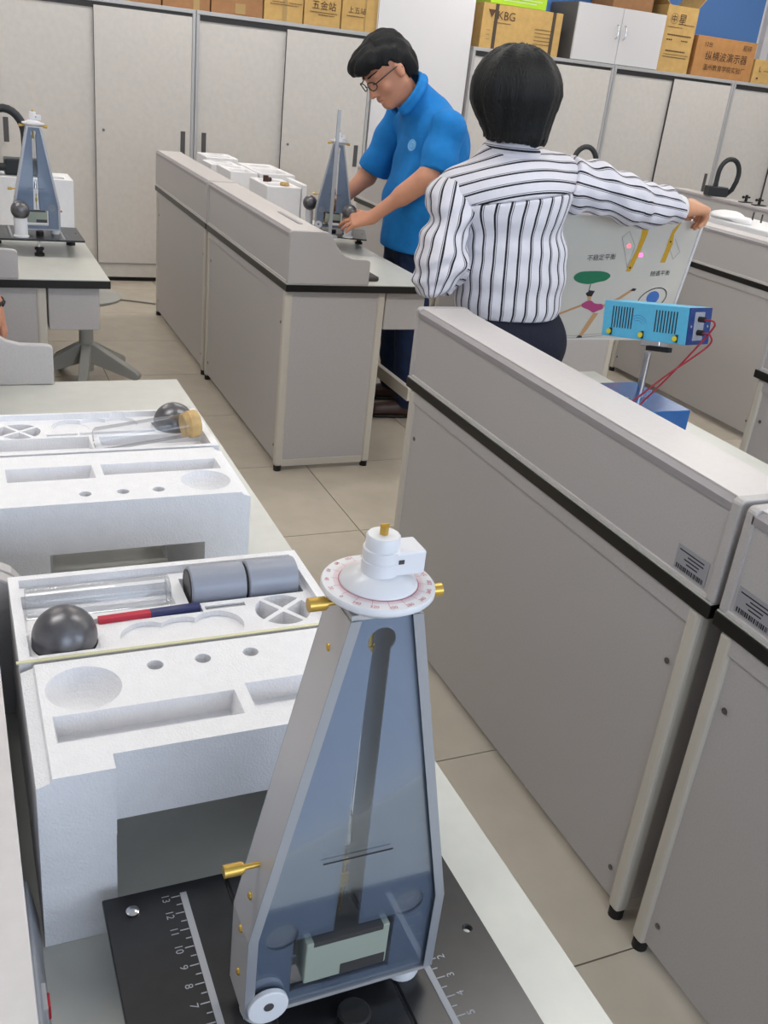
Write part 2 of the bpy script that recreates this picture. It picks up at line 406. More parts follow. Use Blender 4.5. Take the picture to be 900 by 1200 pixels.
cabinet('grey sliding door cabinet just right of the white column', 3.665, 4.938, False)
cabinet('grey sliding door cabinet above the outstretched arm, below the tall carton', 4.942, 6.168, False)
cabinet('grey sliding door cabinet at the right edge, beyond the black hose lamp', 6.172, 7.43, True)

# ------------------------------------------------------------------ cartons on the cabinets
ZT = 1.7805
def carton(label, x0, x1, h, m, d=0.34, y0=7.05, z=ZT, texts=(), straps=(), tapes=(), name='cardboard_box', rz=0.0, open_top=False, lines=()):
    t = thing(name, label, 'box', (x0, y0, z), rz, 'boxes stored on top of the cabinets')
    W = x1 - x0
    MB().box(0, 0, 0, W, d, h).build('carton', m, t, bevel=0.003)
    if open_top:
        for s_, (a, b) in enumerate(((0.02, W * 0.45), (W * 0.5, W - 0.01))):
            f = MB(); f.box(-0.002, 0, 0, 0.002, d, 0.10); f.xf(Matrix.Translation((a if s_ == 0 else b, 0, h)) @ Matrix.Rotation(math.radians(38 if s_ else -55), 4, 'Y')); f.build('flap', m, t)
    for a, b in straps:
        MB().box(a, -0.003, 0.0, b, -0.0002, h).build('strap', 'strap', t)
    for a, b in tapes:
        MB().box(a, -0.003, 0.0, b, -0.0002, h).build('tape', 'tape', t)
    if lines:
        m2 = MB()
        for l in lines:
            cx, cz, wd = l[:3]; hh = l[3] if len(l) > 3 else 0.005
            n = max(1, int(wd / (hh * 1.6))); st = wd / n
            for q in range(n): m2.box(cx - wd/2 + q*st, -0.0042, cz - hh/2, cx - wd/2 + q*st + st*0.68, -0.0036, cz + hh/2)
        m2.build('small_print', 'brownink' if m != 'lime' else 'white', t)
    for txt, sz, cx, cz in texts:
        m2 = MB(); add_text(m2, txt, sz, frame((cx, -0.0035, cz), (1, 0, 0), (0, 0, 1))); m2.build('lettering', 'brownink' if m != 'lime' else 'white', t)
    return t
carton('dark brown cardboard box at far left of the row on the cabinets', 1.02, 1.38, 0.30, 'card2', tapes=((0.12, 0.16),))
carton('brown cardboard box with a tape strip, second in the row on the left cabinets', 1.39, 1.70, 0.30, 'card2', tapes=((0.2, 0.24),))
b3 = carton('brown cardboard box with a small pale label, left of the yellow cartons', 1.71, 2.06, 0.30, 'card2')
MB().box(0.16, -0.004, 0.01, 0.23, -0.0002, 0.07).build('paper_label', 'tape', b3)
carton('yellow carton with glossy tape, first of the three yellow cartons', 2.07, 2.345, 0.30, 'card1', tapes=((0.13, 0.16),), lines=((0.10, 0.115, 0.09), (0.22, 0.115, 0.09), (0.14, 0.10, 0.2)))
carton('yellow carton with printed characters, middle of the three yellow cartons', 2.355, 2.62, 0.30, 'card1', texts=(('五金站', 0.06, 0.14, 0.125),), lines=((0.14, 0.085, 0.2), (0.16, 0.07, 0.12)))
carton('yellow carton beside the white column, last of the three yellow cartons', 2.63, 2.90, 0.30, 'card1', tapes=((0.17, 0.18),), texts=(('上五站', 0.045, 0.11, 0.125),), lines=((0.10, 0.09, 0.13),))
carton('large carton with bold black letters and two dark straps behind the woman\'s head', 3.73, 4.42, 0.30, 'card1', d=0.36, straps=((0.10, 0.128), (0.60, 0.628)),
       texts=(('KBG', 0.080, 0.20, 0.225), ('▼', 0.07, 0.075, 0.23), ('═', 0.03, 0.06, 0.12), ('═', 0.03, 0.06, 0.09), ('═', 0.03, 0.06, 0.06)),
       lines=((0.17, 0.178, 0.15), (0.53, 0.17, 0.14), (0.53, 0.145, 0.14), (0.53, 0.12, 0.14), (0.53, 0.095, 0.14), (0.53, 0.07, 0.14)))
carton('bright lime green box lying on the bold lettered carton', 3.78, 4.26, 0.10, 'lime', d=0.3, z=ZT + 0.301, lines=((0.27, 0.05, 0.34), (0.25, 0.03, 0.28)))
t = thing('wall_cabinet', 'small white two door cabinet standing on the grey cabinets', 'cabinet', (4.53, 7.03, ZT))
MB().box(0, 0.012, 0, 0.83, 0.40, 0.40).build('carcass', 'greyside', t, bevel=0.002)
for k, (a, b) in enumerate(((0.002, 0.413), (0.417, 0.828))):
    d = MB().box(a, -0.006, 0.004, b, 0.0118, 0.398).build('door', 'whitecab', t, bevel=0.002)
    hx = b - 0.035 if k == 0 else a + 0.035
    MB().tube([(hx, -0.006, 0.18), (hx, -0.028, 0.195), (hx, -0.032, 0.23), (hx, -0.028, 0.265), (hx, -0.006, 0.28)], 0.006).build('handle', 'chrome', d, True)
carton('tall narrow carton with open flaps beside the white cabinet', 5.375, 5.685, 0.48, 'card1', d=0.3, open_top=True,
       texts=(('㊥星', 0.085, 0.12, 0.38),), lines=((0.10, 0.325, 0.15), (0.24, 0.35, 0.1), (0.16, 0.27, 0.24, 0.010), (0.07, 0.235, 0.06, 0.010), (0.22, 0.235, 0.07, 0.008), (0.15, 0.155, 0.2, 0.010), (0.16, 0.13, 0.25, 0.004), (0.15, 0.11, 0.24, 0.006)))
carton('wide orange-brown carton with printed Chinese characters under the blue board', 5.73, 6.36, 0.30, 'card3', d=0.34,
       texts=(('12台', 0.045, 0.12, 0.24), ('易碎', 0.050, 0.53, 0.245), ('纵横波演示器', 0.075, 0.33, 0.155), ('温州教育学院实验厂', 0.050, 0.33, 0.07)))
carton('small yellow carton at the right edge on the cabinets', 6.38, 6.68, 0.185, 'card1', d=0.3, texts=(('L', 0.06, 0.07, 0.11),), lines=((0.14, 0.1, 0.06), (0.06, 0.04, 0.03, 0.012)))
carton('brown open carton behind the tall carton, on the white cabinet', 4.88, 5.26, 0.16, 'card2', d=0.3, y0=7.10, z=ZT + 0.4005)
# blue felt boards on the wall, window frame
for (a, b, lab) in ((4.35, 5.0, 'small blue felt board on the wall above the white cabinet'), (5.02, 6.70, 'large blue felt board on the wall above the cartons')):
    t = thing('felt_board', lab, 'board', (a, YF, 1.95))
    MB().box(0, -0.02, 0, b - a, -0.0005, 0.95).build('felt', 'felt', t)
    for r in ((-0.012, -0.024, -0.012, b - a + 0.012, -0.0005, 0.0), (-0.012, -0.024, 0.95, b - a + 0.012, -0.0005, 0.962), (-0.012, -0.024, 0, 0, -0.0005, 0.95), (b - a, -0.024, 0, b - a + 0.012, -0.0005, 0.95)):
        MB().box(*r).build('frame_edge', 'white', t)
t = tag(MB().box(6.74, YF - 0.06, 1.9, 6.82, YF, 2.9).build('window_2', 'whitecab'), 'white window frame at upper right corner', None, None, 'structure')
M['blind'] = mat('silver_blind', (176, 180, 188), 0.4)
for k in range(6):
    s_ = MB().box(6.83 + k * 0.09, YF - 0.03, 1.9, 6.915 + k * 0.09, YF - 0.024, 2.9).xf(Matrix.Identity(4)).build('slat', 'blind', t)

# ------------------------------------------------------------------ stools
def stool(label, x, y, rot, seat_z=0.46):
    t = thing('lab_stool', label, 'stool', (x, y, 0), rot, 'grey laboratory stools')
    MB().lathe([(0.02, seat_z - 0.03), (0.14, seat_z - 0.03), (0.165, seat_z - 0.02), (0.17, seat_z - 0.008), (0.16, seat_z), (0.10, seat_z + 0.002), (0.001, seat_z + 0.002)], n=40).build('seat', 'stool', t, True)
    MB().lathe([(0.034, 0.05), (0.034, 0.26), (0.026, 0.262), (0.026, seat_z - 0.03)], n=24).build('column', 'stool', t, True)
    for k in range(5):
        a = 2 * PI * k / 5
        l = MB().prism([(0.0, 0.10), (0.0, 0.20), (0.05, 0.185), (0.258, 0.075), (0.272, 0.062), (0.272, 0.04), (0.24, 0.036)], 'y', -0.022, 0.022).xf(Matrix.Rotation(a, 4, 'Z')).build('base_leg', 'stool', t, bevel=0.004)
        MB().cyl((0.25 * math.cos(a), 0.25 * math.sin(a), 0), (0.25 * math.cos(a), 0.25 * math.sin(a), 0.038), 0.013, n=12).build('foot', 'rubber', l)
    return t
stool('grey round stool with star base pushed under the far left bench', 0.585, 4.80, math.radians(42), 0.43)
# floor cable
tag(MB().tube([(0.62, 6.30, 0.006), (0.80, 6.44, 0.006), (0.95, 6.46, 0.006), (1.06, 6.42, 0.006), (1.21, 6.34, 0.006), (1.34, 6.33, 0.006)], 0.006).build('power_cable', 'cable', None, True), 'thin grey cable on the floor before the cabinets', 'cable')
# ------------------------------------------------------------------ apparatus (torsion pendulum in a glazed frame)
BW, KW, TW = 0.084, 0.084, 0.026       # half widths at bottom, kink, top
Z0, ZK, ZTOP = 0.084, 0.168, 0.448
CXA, Y0A, Y1A = 0.005, -0.030, 0.010
def outline(inset=0.0, zi=0.0):
    return [(CXA - BW + inset, Z0 + zi), (CXA - KW + inset, ZK), (CXA - TW + inset, ZTOP - zi), (CXA + TW - inset, ZTOP - zi), (CXA + KW - inset, ZK), (CXA + BW - inset, Z0 + zi)]
def make_apparatus():
    t = thing('torsion_apparatus', 'x', 'apparatus')
    pl = MB().box(-0.165, -0.14, 0.058, 0.165, 0.14, 0.065).build('base_plate', 'blackplate', t)
    cut(pl, [MB().cyl((0.148, 0.008, 0.05), (0.148, 0.008, 0.07), 0.004, n=16), MB().box(-0.052, -0.15, 0.063, -0.049, 0.15, 0.07), MB().box(0.058, -0.15, 0.063, 0.061, 0.15, 0.07)])
    b = pl.modifiers.new('bevel', 'BEVEL'); b.width = 0.001; b.segments = 1; b.limit_method = 'ANGLE'
    MB().lathe([(0.006, 0.0), (0.006, 0.003), (0.003, 0.0045), (0.0005, 0.0045)], (-0.141, 0.117, 0.065), 16).build('screw_head', 'chrome', pl, True)
    for sx in (-1, 1):
        m = MB(); x0 = -0.093 if sx < 0 else 0.093
        m.box(x0 - 0.003, -0.125, 0.0651, x0 + 0.003, 0.127, 0.0656)
        m.build('scale_strip', 'scale', pl)
        m = MB()
        for k in range(26):
            yy = 0.124 - k * 0.0098; ln = 0.008 if k % 2 == 0 else 0.005
            m.box(x0 + (-0.0035 - ln if sx < 0 else 0.0035), yy - 0.0005, 0.0651, x0 + (-0.0035 if sx < 0 else 0.0035 + ln), yy + 0.0005, 0.0654)
            if k % 2 == 0:
                n = (13 - k // 2) if sx < 0 else (k // 2 - 5)
                if n > 0: add_text(m, str(n), 0.010, frame((x0 + (-0.017 if sx < 0 else 0.017), yy, 0.0653), (0, -1, 0) if sx < 0 else (0, 1, 0), (1, 0, 0) if sx < 0 else (-1, 0, 0)))
        m.build('scale_numerals', 'scale', pl)
    for px, py in ((0.0, -0.115), (-0.14, 0.115), (0.14, 0.115)):
        f = MB().cyl((px, py, 0.03), (px, py, 0.058), 0.004, n=12).build('levelling_screw', 'chrome', t, True)
        MB().lathe([(0.018, 0.0), (0.018, 0.010), (0.012, 0.013), (0.012, 0.02), (0.017, 0.024), (0.017, 0.031), (0.003, 0.032)], (px, py, 0), 20).build('levelling_knob', 'rubber', f, True)
    # blue-grey back plate with a keyhole slot, window and round holes
    bp = MB().prism(outline(0.002), 'y', Y0A + 0.003, Y0A + 0.0045).build('face_plate', 'bluegrey', t)
    def yc(cx, cz, r, n=28): return MB().cyl((cx, -0.06, cz), (cx, 0.06, cz), r, n=n)
    cut(bp, [yc(CXA, 0.427, 0.0105), MB().prism([(CXA - 0.0115, 0.15), (CXA + 0.0105, 0.15), (CXA + 0.0075, 0.42), (CXA - 0.0065, 0.42)], 'y', -0.06, 0.06), yc(CXA - 0.055, 0.160, 0.0135), yc(CXA + 0.054, 0.163, 0.0135), MB().box(CXA - 0.045, -0.06, 0.094, CXA + 0.043, 0.06, 0.153)])
    bk = bp.copy(); bk.name = 'back_plate'; COL.objects.link(bk); bk.location = (0, Y1A - Y0A - 0.008, 0)
    ac = MB().prism(outline(0.002), 'y', Y0A, Y0A + 0.002).build('front_glass', 'acrylic', t); ac['label'] = 'clear acrylic front sheet'
    m = MB()
    m.box(CXA - 0.028, Y0A - 0.0008, 0.2315, CXA + 0.030, Y0A - 0.0002, 0.2325)
    m.build('index_line', 'ink', ac)
    # bent aluminium side channels with flanges
    for s in (-1, 1):
        path = [(CXA + s * BW, Z0), (CXA + s * KW, ZK), (CXA + s * (TW + 0.001), ZTOP)]
        inn = [(x - s * 0.0018, z) for x, z in path]
        ch = MB().prism(path + inn[::-1], 'y', Y0A - 0.001, Y1A + 0.001).build('side_channel', 'alu', t)
        w_ = 0.008
        for yy in (Y0A - 0.0018, Y1A + 0.0008):
            for seg in (0, 1):
                (xa, za), (xb, zb) = path[seg], path[seg + 1]
                MB().prism([(xa, za), (xb, zb), (xb - s * w_, zb), (xa - s * w_, za)], 'y', yy, yy + 0.001).build('flange', 'alu_dark', ch)
        for zz in (0.417, 0.197, 0.164, 0.116):
            fx = BW if zz < ZK else KW + (TW - KW) * (zz - ZK) / (ZTOP - ZK)
            px = CXA + s * fx
            MB().sphere((px + s * 0.0005, -0.012, zz), 0.0032, 14, 8, sx=0.6).build('rivet', 'brass', ch, True)
        zk, xk = 0.226, CXA + s * (KW + (TW - KW) * (0.226 - ZK) / (ZTOP - ZK))
        k = MB().lathe([(0.0042, 0), (0.0042, 0.001)], (0, 0, 0), 12)
        def knob(x, z, L):
            q = MB(); q.cyl((x, -0.010, z), (x + s * L * 0.5, -0.010, z), 0.0022, n=14); q.cyl((x + s * L * 0.5, -0.010, z), (x + s * L, -0.010, z), 0.0050, n=18)
            q.cyl((x + s * L * 0.44, -0.010, z), (x + s * L * 0.5, -0.010, z), 0.0040, n=14)
            return q
        if s < 0: knob(xk, zk, 0.028).build('brass_knob', 'brass', t, True, angle=30)
        knob(CXA + s * 0.026, 0.452, 0.024).build('brass_knob', 'brass', t, True, angle=30)
    MB().box(CXA - TW, Y0A, ZTOP, CXA + TW, Y1A, ZTOP + 0.004).build('top_plate', 'alu', t)
    MB().box(CXA - BW + 0.002, Y0A - 0.001, Z0 - 0.003, CXA + BW - 0.002, Y1A + 0.001, Z0).build('bottom_plate', 'alu', t)
    for px in (-0.060, 0.070):
        MB().lathe([(0.015, 0.065), (0.016, 0.068), (0.016, 0.079), (0.013, 0.0808), (0.002, 0.0808)], (px, -0.012, 0), 24).build('white_foot', 'white', t, True)
    MB().cyl((-0.060, Y0A - 0.006, 0.094), (-0.060, Y0A - 0.0005, 0.094), 0.017, n=28).build('white_disc', 'white', t, True, bevel=0.001)
    MB().cyl((-0.060, Y0A - 0.0066, 0.096), (-0.060, Y0A - 0.0058, 0.096), 0.0042, n=16).build('disc_hole', 'pull', t)
    MB().cyl((CXA + BW, -0.010, 0.150), (CXA + BW + 0.009, -0.010, 0.150), 0.0042, 0.0034, n=14).build('copper_stud', mat('copper', (196, 120, 92), 0.35, 0.6), t, True)
    for cx, cz in ((CXA - 0.055, 0.160), (CXA + 0.054, 0.163)):
        m = MB(); m.cyl((cx, Y0A + 0.006, cz), (cx, Y0A + 0.016, cz), 0.0150, n=28); m.build('bright_socket', 'scale', t, True)
    # vane box in the window and the suspended fibre
    vb = MB(); vb.box(CXA - 0.036, -0.0335, 0.108, CXA + 0.036, -0.012, 0.152); vb.build('vane_box', 'vane', t, bevel=0.001)
    m = MB(); m.box(CXA - 0.030, -0.0338, 0.1475, CXA + 0.030, -0.013, 0.1525); m.box(CXA - 0.005, -0.0342, 0.109, CXA + 0.034, -0.0336, 0.120); m.build('vane_box_opening', 'dark', t)
    MB().box(CXA - 0.044, -0.02, 0.0845, CXA + 0.044, -0.004, 0.095).build('window_sill', 'chrome', t)
    m = MB(); m.cyl((CXA, -0.010, 0.20), (CXA, -0.010, 0.44), 0.0003, n=6); m.build('suspension_fibre', 'dark', t)
    m = MB(); m.cyl((CXA, -0.010, 0.155), (CXA, -0.010, 0.205), 0.0012, n=8); m.box(CXA - 0.004, -0.012, 0.182, CXA + 0.004, -0.010, 0.196); m.sphere((CXA + 0.001, -0.010, 0.208), 0.0028, 12, 8); m.build('hook', 'brass', t, True)
    MB().cyl((CXA - 0.001, -0.010, 0.232), (CXA - 0.001, -0.010, 0.258), 0.006, 0.003, n=16).build('mirror_holder', 'chrome', t, True)
    m = MB(); m.cyl((CXA - 0.002, -0.010, 0.412), (CXA - 0.002, -0.010, 0.448), 0.0035, n=14); m.cyl((CXA - 0.002, -0.010, 0.408), (CXA - 0.002, -0.010, 0.414), 0.0048, n=14); m.build('fibre_clamp', 'brass', t, True)
    # black levelling knob between frame and plate
    m = MB(); m.lathe([(0.013, 0.065), (0.014, 0.067), (0.014, 0.079), (0.012, 0.0808), (0.002, 0.0808)], (0.01, -0.05, 0), 24); m.build('black_knob', 'rubber', t, True)
    # dial head
    cd = (CXA, -0.010)
    dl = MB().lathe([(0.030, 0.4530), (0.0390, 0.4595), (0.0398, 0.4605), (0.0398, 0.4635), (0.0390, 0.4645), (0.002, 0.4648)], (*cd, 0), 72).build('dial', 'white', t, True)
    m = MB()
    ring = lambda r0, r1, z, mi: [m.add([(cd[0] + r * math.cos(a), cd[1] + r * math.sin(a), z) for a, r in ((2*PI*i/96, r0), (2*PI*i/96, r1), (2*PI*(i+1)/96, r1), (2*PI*(i+1)/96, r0))], [(0, 1, 2, 3)], mi) for i in range(96)]
    ring(0.0275, 0.0279, 0.46505, 0)
    for i in range(180):
        a = 2 * PI * i / 180; r1 = 0.0315 if i % 10 else 0.033; dw = 0.00016
        c_, s_ = math.cos(a), math.sin(a)
        m.add([(cd[0] + r * c_ - e * s_, cd[1] + r * s_ + e * c_, 0.46505) for r, e in ((0.0279, -dw), (r1, -dw), (r1, dw), (0.0279, dw))], [(0, 1, 2, 3)], 0 if i % 10 == 0 else 1)
    for k in range(18):
        a = math.radians(-96.5 - 20 * k); n = (300 + 20 * k) % 360
        add_text(m, str(n), 0.0042, frame((cd[0] + 0.0358 * math.cos(a), cd[1] + 0.0358 * math.sin(a), 0.46508), (-math.sin(a), math.cos(a), 0), (-math.cos(a), -math.sin(a), 0)), 0)
    m.build('dial_scale', ['dialink', 'dialpink'], dl)
    MB().lathe([(0.027, 0.4651), (0.0265, 0.4670), (0.016, 0.4725), (0.0150, 0.4733), (0.002, 0.4733)], (*cd, 0), 48).build('cone_collar', 'white', t, True, angle=60)
    MB().lathe([(0.0132, 0.4734), (0.0132, 0.4825), (0.0126, 0.483), (0.0126, 0.4838), (0.0132, 0.4843), (0.0132, 0.4912), (0.0118, 0.4917), (0.0118, 0.5000), (0.0108, 0.5012), (0.001, 0.5012)], (*cd, 0), 36).build('spindle', 'white', t, True)
    m = MB(); m.box(cd[0] + 0.004, cd[1] - 0.0115, 0.4736, cd[0] + 0.0285, cd[1] + 0.0115, 0.4912); m.build('clamp_block', 'white', t, bevel=0.0015)
    MB().box(cd[0] + 0.008, cd[1] - 0.0121, 0.4830, cd[0] + 0.012, cd[1] - 0.0114, 0.4860).build('clamp_slot', 'dark', t)
    m = MB(); m.cyl((*cd, 0.5012), (*cd, 0.5075), 0.0030, n=10); m.box(cd[0] - 0.003, cd[1] - 0.0006, 0.5075, cd[0] + 0.003, cd[1] + 0.0006, 0.5088); m.build('brass_screw', 'brass', t, True, angle=30)
    return t
app = make_apparatus(); app.location = (0.248, 0.531, 0.786); tag(app, 'large glazed torsion apparatus with white dial in the foreground', 'apparatus', 'torsion apparatus')
a2 = copy_tree(app); a2.location = (0.313, 4.02, 0.786); tag(a2, 'torsion apparatus at far left with a dark ball standing before it')
a3 = copy_tree(app); a3.location = (1.645, 4.335, 0.786); a3.rotation_euler = (0, 0, math.radians(-20)); tag(a3, 'torsion apparatus in the man\'s hands, with red laser spots')

def ball(label, p, r=0.034, grp='dark metal balls'):
    return tag(MB().sphere((0, 0, 0), r, 40, 24).build('metal_ball', 'steelball', None, True), label, 'ball', grp), p
def place(pair):
    pair[0].location = pair[1]; return pair[0]
# items at the other two sets
t = thing('ball_support', 'white plastic cylinder supporting a ball at the far left apparatus', 'support', (0.253, 3.925, 0.851))
MB().lathe([(0.028, 0), (0.028, 0.006), (0.024, 0.008), (0.024, 0.066), (0.020, 0.070), (0.016, 0.066), (0.002, 0.062)], n=28).build('cylinder', 'white', t, True)
place(ball('dark metal ball on the white cylinder at far left', (0.253, 3.925, 0.851 + 0.097)))
t = thing('steel_ruler_stand', 'upright grey steel rod standing before the man\'s apparatus', 'stand', (1.575, 4.16, 0.851))
MB().box(-0.03, -0.02, 0, 0.03, 0.02, 0.012).build('foot', 'alu_dark', t, bevel=0.002)
MB().box(-0.007, -0.004, 0.0121, 0.007, 0.004, 0.535).build('rod', 'alu_dark', t)
for lab, p in (('dark ball beside the man\'s fingers at the apparatus', (1.672, 4.185, 0.962)), ('dark ball on the left side of the man\'s apparatus', (1.565, 4.425, 0.962))):
    s_ = thing('ball_support', 'white plastic cylinder under the ' + lab, 'support', (p[0], p[1], 0.851))
    MB().lathe([(0.024, 0), (0.024, 0.006), (0.018, 0.008), (0.018, 0.076), (0.012, 0.080), (0.002, 0.077)], n=24).build('cylinder', 'white', s_, True)
    place(ball(lab, p))

# ------------------------------------------------------------------ foam packages
FW, FD, FH = 0.352, 0.178, 0.199
def cover_half(label, cx, cy, rot, rng):
    t = MB().box(-FW/2, -FD/2, 0, FW/2, FD/2, FH).build('foam_cover', 'foam')
    c = [MB().sphere((-0.12, 0.038, FH + 0.004), 0.037, 32, 16)]
    for hx in (-0.046, 0.004, 0.056): c.append(MB().cyl((hx, 0.060, FH - 0.03), (hx, 0.060, FH + 0.01), 0.0085, n=16))
    c.append(MB().prism([(-0.155, FH + 0.01), (-0.15, FH - 0.024), (0.018, FH - 0.024), (0.023, FH + 0.01)], 'y', -0.042, -0.002))
    c.append(MB().prism([(0.033, FH + 0.01), (0.038, FH - 0.024), (0.152, FH - 0.024), (0.157, FH + 0.01)], 'y', -0.042, 0.006))
    fy = FD/2 * (1 if rot else -1)
    # archway in the face towards the camera, narrowing inwards
    s = 1 if rot else -1
    a = MB(); ya, yb = s * (FD/2 + 0.01), -s * (FD/2 + 0.01)
    a.add([(-0.110, ya, -0.01), (0.110, ya, -0.01), (0.110, ya, 0.122), (-0.110, ya, 0.122), (-0.090, yb, -0.01), (0.090, yb, -0.01), (0.090, yb, 0.115), (-0.090, yb, 0.115)], [(0, 1, 2, 3), (4, 7, 6, 5), (0, 4, 5, 1), (1, 5, 6, 2), (2, 6, 7, 3), (3, 7, 4, 0)])
    c.append(a)
    # the face over the archway sits back a little
    if not rot: c.append(MB().box(-0.1085, -FD/2 - 0.01, -0.012, 0.19, -FD/2 + 0.020, FH + 0.012))
    c.append(MB().prism([(-FW/2 - 0.01, FH - 0.012), (-FW/2 + 0.012, FH - 0.004), (-FW/2 + 0.018, FH + 0.01), (-FW/2 - 0.01, FH + 0.01)], 'y', -0.2, 0.2))
    cut(t, c)
    b = t.modifiers.new('bevel', 'BEVEL'); b.width = 0.0025; b.segments = 2; b.limit_method = 'ANGLE'; b.angle_limit = math.radians(40)
    t.location = (cx, cy, 0.7865); t.rotation_euler = (0, 0, PI if rot else 0)
    return tag(t, label, 'foam', 'white foam package halves')
def tray_half(label, cx, cy, rot):
    t = MB().box(-FW/2, -FD/2, 0, FW/2, FD/2, FH).build('foam_tray', 'foam')
    c = [MB().box(-FW/2 + 0.011, -FD/2 + 0.006, FH - 0.010, FW/2 - 0.011, FD/2 - 0.010, FH + 0.02)]
    f = FH - 0.010
    c.append(MB().sphere((-0.127, -0.048, FH - 0.002), 0.0355, 32, 16))
    for px, py, d in ((-0.040, -0.056, 0.006), (0.0, -0.054, 0.0065), (0.040, -0.050, 0.007)): c.append(MB().cyl((px, py, f - d), (px, py, f + 0.02), 0.030, n=36))
    for a0 in range(4):
        pts = [(0.003, 0.003)] + [(0.033 * math.cos(math.radians(5 + 80 * i / 8)), 0.033 * math.sin(math.radians(5 + 80 * i / 8))) for i in range(9)]
        c.append(MB().prism(pts, 'z', f - 0.022, f + 0.02).xf(Matrix.Translation((0.122, -0.035, 0)) @ Matrix.Rotation(math.radians(90 * a0 + 35), 4, 'Z')))
    c.append(MB().box(-0.165, 0.004, f - 0.016, 0.003, 0.058, f + 0.02))
    c.append(MB().box(0.018, 0.000, f - 0.020, 0.160, 0.062, f + 0.02))
    c.append(MB().box(0.034, -0.016, f - 0.008, 0.082, -0.008, f + 0.02))
    c.append(MB().box(-0.092, -0.019, f - 0.006, 0.03, -0.008, f + 0.02))
    c.append(MB().box(-0.090, -FD, -0.01, 0.090, FD, 0.115))
    cut(t, c)
    b = t.modifiers.new('bevel', 'BEVEL'); b.width = 0.002; b.segments = 2; b.limit_method = 'ANGLE'; b.angle_limit = math.radians(40)
    t.location = (cx, cy, 0.7865); t.rotation_euler = (0, 0, PI if rot else 0)
    return tag(t, label, 'foam', 'white foam package halves')
C1, T1 = (0.209, 0.779), (0.209, 0.966)
C2, T2 = (0.205, 1.335), (0.203, 1.520)
cover_half('white foam half nearest the camera, grubby, with a round hollow at left', *C1, False, 1)
tray_half('white foam tray holding the magnet and two grey cylinders', *T1, False)
cover_half('cleaner white foam half with a round hollow at right, farther from camera', *C2, True, 2)
tray_half('farther white foam tray holding a corked glass tube', *T2, True)
ts = MB().box(0.030, 0.8715, 0.9858, 0.384, 0.8755, 0.9872)
tag(ts.build('tape_strip', 'foamtape'), 'yellowed strip of tape on the seam between the two near foam halves', 'tape')
FZ = 0.7865 + FH - 0.010
def tl(T_, rot, px, py): return (T_[0] + (-px if rot else px), T_[1] + (-py if rot else py))
x_, y_ = tl(T1, False, -0.127, -0.048); place(ball('dark metal ball sunk in the nearer foam tray', (x_, y_, FZ + 0.008)))
x_, y_ = tl(T2, True, -0.127, -0.030); place(ball('dark metal ball in the farther foam tray beside the cork', (x_, y_ - 0.0, FZ + 0.008 + 0.0)))
def bar(label, x, y, z, L, wd, h, rz):
    t = thing('bar_magnet', label, 'magnet', (x, y, z), rz)
    MB().box(-L/2, -wd/2, 0, 0, wd/2, h).build('red_half', 'red', t, bevel=0.0005)
    MB().box(0, -wd/2, 0, L/2, wd/2, h).build('blue_half', 'navy', t, bevel=0.0005)
bar('red and blue bar magnet lying in the foam tray', T1[0] - 0.030, T1[1] - 0.0135, FZ - 0.004, 0.116, 0.009, 0.010, math.radians(3))
for k, (xa, xb, lab) in enumerate(((0.022, 0.091, 'grey cylinder with dark end, left of two in the foam tray'), (0.092, 0.157, 'grey cylinder lying in the foam tray, touching its right wall'))):
    t = thing('grey_cylinder', lab, 'cylinder', (T1[0] + xa, T1[1] + 0.031, FZ - 0.020 + 0.0255), 0, 'grey cylinders in the foam tray')
    MB().cyl((0.001, 0, 0), (xb - xa - 0.001, 0, 0), 0.0255, n=40).build('body', 'pvc', t, True, bevel=0.002)
    MB().cyl((-0.0004, 0, 0), (0.0011, 0, 0), 0.022, n=32).build('end_face', 'dark', t)
tag(MB().cyl((T1[0] + 0.037, T1[1] - 0.012, FZ - 0.004), (T1[0] + 0.079, T1[1] - 0.012, FZ - 0.004), 0.0038, n=16).build('metal_pin', 'chrome', None, True), 'short bright metal pin in a slot of the foam tray', 'pin')
t = thing('glass_tube', 'clear glass tube lying in the nearer foam tray', 'tube', (T1[0] - 0.161, T1[1] + 0.031, FZ + 0.004))
m = MB(); m.lathe([(0.001, 0.0), (0.018, 0.0), (0.0195, 0.002), (0.0195, 0.160), (0.018, 0.161), (0.001, 0.161)], n=32); m.xf(Matrix.Rotation(PI/2, 4, 'Y')); m.build('glass_wall', 'glass', t, True)
t = thing('corked_tube', 'clear glass tube with a cork stopper in the farther foam tray', 'tube', (0.188, 1.462, FZ + 0.006), math.radians(9))
m = MB(); m.lathe([(0.001, 0.0), (0.017, 0.0), (0.0200, 0.003), (0.0200, 0.150), (0.019, 0.151), (0.001, 0.151)], n=32); m.xf(Matrix.Translation((0, 0, 0.01)) @ Matrix.Rotation(math.radians(86), 4, 'Y')); m.build('glass_wall', 'glass', t, True)
m = MB(); m.lathe([(0.001, 0.145), (0.0185, 0.145), (0.0195, 0.152), (0.0225, 0.154), (0.023, 0.168), (0.021, 0.171), (0.001, 0.171)], n=28); m.xf(Matrix.Translation((0, 0, 0.01)) @ Matrix.Rotation(math.radians(86), 4, 'Y')); m.build('cork', 'cork', t, True)
m = MB(); m.lathe([(0.0005, 0.006), (0.0008, 0.14)], n=8); m.xf(Matrix.Translation((0, 0, -0.008)) @ Matrix.Rotation(math.radians(86), 4, 'Y')); m.build('thermal_rod', 'chrome', t, True)

